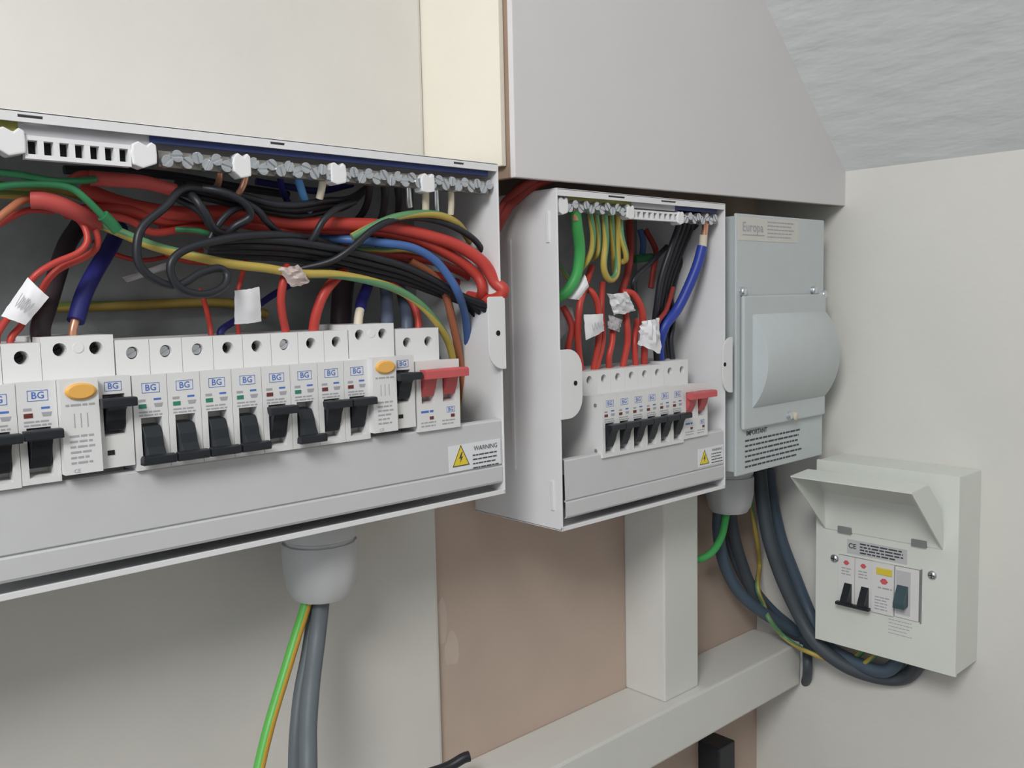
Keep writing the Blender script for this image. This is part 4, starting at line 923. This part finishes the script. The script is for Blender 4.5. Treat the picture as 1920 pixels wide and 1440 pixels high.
     [(113.9, -10.0, 100.8), (114.0, -8.0, 93.3), (113.7, -5.0, 86.6)]),
    ('ferrule', 'steel', 4.1, 'leftmost silver ferrule of the group at right end of bar',
     [(175.9, -10.0, 98.8), (177.5, -8.0, 90.7), (179.5, -6.0, 84.9)]),
    ('ferrule', 'ivory', 4.9, 'wide pale ferrule second in the group at right end of bar',
     [(189.6, -10.0, 99.7), (191.2, -8.0, 91.5), (192.4, -6.0, 82.8)]),
    ('ferrule', 'steel', 3.5, 'thin silver ferrule third in the group at right end of bar',
     [(198.3, -10.0, 98.6), (199.9, -8.0, 88.5), (201.7, -6.0, 81.8)]),
    ('ferrule', 'ivory', 4.3, 'rightmost pale ferrule of the group at right end of bar',
     [(210.9, -10.0, 98.7), (212.6, -8.0, 89.2), (213.5, -6.0, 81.7)]),
    ('ferrule', 'ivory', 5.9, 'square pale ferrule above second orange-button device',
     [(153.6, 16.0, 20.2), (151.5, 15.0, 15.4), (149.7, 14.0, 7.9)]),
    ('ferrule', 'ivory', 7.1, 'pale ferrule atop the bright blue tail in small unit',
     [(496.7, -8.0, 76.9), (497.3, -7.0, 70.0), (497.8, -6.0, 63.1)]),
    ('ferrule', 'copper', 5.6, 'bare copper ends above the blue tail ferrule in small unit',
     [(493.5, -12.0, 95.0), (496.3, -10.0, 83.7), (497.5, -8.0, 74.6)]),
    ('copper_strand', 'copper', 4.5, 'copper end of the left dark blue tail',
     [(-20.4, 17.0, 22.2), (-23.2, 15.0, 17.0), (-24.9, 14.0, 12.1), (-24.9, 14.0, 6.1)]),
    ('copper_strand', 'copper', 5.6, 'copper end of thick green wire in small unit',
     [(329.7, -11.0, 93.3), (330.7, -10.0, 87.5), (332.2, -9.0, 82.9)]),
    ('black_wire', 'black', 4.6, 'black wire crossing steeply over reds right of the red sleeve',
     [(34.2, 10.0, 91.3), (35.8, -6.0, 82.0), (40.1, -9.0, 74.0), (47.0, -6.0, 65.3), (62.6, 4.0, 61.1)]),
    ('black_wire', 'black', 4.5, 'black wire knotted beside the bare copper ends',
     [(35.2, 2.0, 89.1), (48.8, -8.0, 86.6), (61.7, -10.0, 81.4), (67.1, -8.0, 73.9), (59.1, -4.0, 67.9), (55.3, 2.0, 62.2)]),
    ('black_wire', 'black', 4.3, 'black wire dipping beneath the three arched ones',
     [(54.7, -2.0, 87.0), (71.6, -6.0, 78.1), (78.9, -4.0, 71.7), (93.2, 4.0, 65.1), (114.4, 10.0, 61.3)]),
    ('green_wire', 'green', 3.3, 'short dark green wire showing under the reds mid left',
     [(33.0, 14.0, 66.8), (41.0, 8.0, 66.0), (50.3, 8.0, 64.0), (65.1, 16.0, 60.4)]),
    ('blue_grey_cable', 'bluegrey', 14.4, 'slate cable joining the sagging one near beam end',
     [(646.2, 70.0, -204.2), (667.5, 72.0, -262.1), (687.8, 66.0, -301.7), (711.3, 52.0, -335.0), (730.9, 30.0, -359.3), (723.1, 6.0, -366.0)]),
]
for nm, m, dia, label, pts in WIRES:
    n = 14 if dia > 6 else 10
    cats = {'cable': 'cable', 'wire': 'wire', 'tail': 'cable', 'sleeve': 'sleeve', 'strand': 'wire', 'ferrule': 'ferrule'}
    cat = cats.get(nm.split('_')[-1], 'wire')
    r = dia / 2
    if nm.endswith('sleeve'): r = [dia / 2, dia / 2 * .92]
    MB().tube(pts, r, n=n).build(nm, m, None, smooth=True, label=label, cat=cat)

TAGS = [
    ('white paper tag with faint writing at far left', 'tag_paper', [(-48.1, 0.0, 39.7), (-40.2, -4.0, 29.7), (-50.6, 0.0, 16.4), (-60.1, 4.0, 21.3)], 0.5, 9),
    ('square white paper tag hanging mid row in large unit', 'tag_paper', [(61.1, 4.0, 32.3), (75.4, 2.0, 34.3), (77.8, 6.0, 14.3), (62.0, 8.0, 13.0)], 0.5, 0),
    ('crumpled shiny clear tag on upright red wire', 'tag_clear', [(85.4, -2.0, 45.3), (97.2, -6.0, 46.8), (107.0, -2.0, 37.1), (94.7, 0.0, 34.1)], 1.6, 0),
    ('pale paper scrap behind the black loop', 'tag_grey', [(13.2, 46.0, 41.2), (42.8, 46.0, 51.3), (42.5, 46.0, 46.9), (16.0, 46.0, 38.2)], 0.4, 0),
    ('white tag with handwriting on small unit red wire', 'tag_paper', [(349.8, -0.0, 10.7), (369.5, -2.0, 11.0), (372.8, -0.0, -2.7), (353.4, 2.0, -9.2)], 0.6, 8),
    ('upper crumpled white tag in small unit', 'tag_paper', [(378.5, 0.0, 26.2), (396.8, -4.0, 28.0), (412.9, 0.0, 12.5), (389.2, 4.0, 9.6)], 2.4, 0),
    ('lower crumpled white tag above small unit breakers', 'tag_paper', [(420.4, -0.0, 3.0), (438.1, -4.0, 5.6), (446.5, 0.0, -26.2), (420.1, 4.0, -15.9)], 2.8, 0),
    ('white tape wrapped diagonally below thick green wire', 'tag_paper', [(355.4, 4.0, 42.0), (358.0, 2.0, 32.3), (350.4, 6.0, 22.4), (341.8, 10.0, 23.5)], 0.8, 0),
    ('dull grey tag at left edge of small unit opening', 'tag_grey', [(341.6, 24.0, 18.6), (354.9, 18.0, 16.6), (358.4, 18.0, 5.4), (342.0, 24.0, -12.5)], 0.8, 0),
    ('small grey tag between the crumpled tags of small unit', 'tag_grey', [(386.3, 6.0, 9.7), (399.8, 4.0, 5.0), (395.6, 4.0, -4.6), (387.0, 8.0, -1.2)], 1.6, 0),
]
for label, m, cs, crumple, scrib in TAGS:
    r = random.Random(label); N = 9
    c = [Vector(p) for p in cs]
    nrm = (c[1] - c[0]).cross(c[3] - c[0]).normalized()
    if nrm.y > 0: nrm = -nrm
    mb = MB(); off = [[r.uniform(-.55, .55) * crumple for _ in range(N + 1)] for _ in range(N + 1)]
    def pt(i, j, s_):
        u, v = i / N, j / N
        p = c[0] * (1 - u) * (1 - v) + c[1] * u * (1 - v) + c[2] * u * v + c[3] * (1 - u) * v
        edge = r2.uniform(-.25, .25) * crumple
        return p + nrm * (off[i][j] + 1.6 * math.sin(u * math.pi) + s_ * (.3 + 1.2 * math.sin(u * math.pi) * math.sin(v * math.pi))) + (c[1] - c[0]).normalized() * edge * (1 if i in (0, N) else 0) + (c[3] - c[0]).normalized() * edge * (1 if j in (0, N) else 0)
    for s_ in (1, -1):
        r2 = random.Random(label + 'e')
        st_ = len(mb.v)
        mb.v += [tuple(pt(i, j, s_)) for i in range(N + 1) for j in range(N + 1)]
        for i in range(N):
            for j in range(N):
                q = (st_ + i * (N + 1) + j, st_ + (i + 1) * (N + 1) + j, st_ + (i + 1) * (N + 1) + j + 1, st_ + i * (N + 1) + j + 1)
                mb.f.append(q if s_ > 0 else q[::-1])
    K = (N + 1) ** 2
    rim = [(i, 0) for i in range(N)] + [(N, j) for j in range(N)] + [(i, N) for i in range(N, 0, -1)] + [(0, j) for j in range(N, 0, -1)]
    for a, b in zip(rim, rim[1:] + rim[:1]):
        ia, ib = a[0] * (N + 1) + a[1], b[0] * (N + 1) + b[1]
        mb.f.append((ia, ib, K + ib, K + ia))
    org = sum(c, Vector()) / 4
    t = thing('wire_tag', label, 'tag', tuple(org), 'paper tags on the wires')
    mb.build('paper', m, t, smooth=True)
    if scrib:
        k = MB(); r3 = random.Random(label + 's')
        pts = []
        for i in range(scrib):
            u = .22 + .56 * i / (scrib - 1); v = .5 + (.22 if i % 2 else -.2) * (.5 + .5 * r3.random())
            p = c[0] * (1 - u) * (1 - v) + c[1] * u * (1 - v) + c[2] * u * v + c[3] * (1 - u) * v
            pts.append(p + nrm * (3.6 + crumple * .6))
        k.tube(pts, .16, n=5, sub=3).build('handwriting', 'print_grey', t)

# odds and ends below the beam
mb = MB().box(611, 641, 55, YB, -540, -460).build('black_cable_clamp', 'black_plastic', None, bevel=2, label='black block fixed under the beam near the corner', cat='block', org=(630, YB, -520))
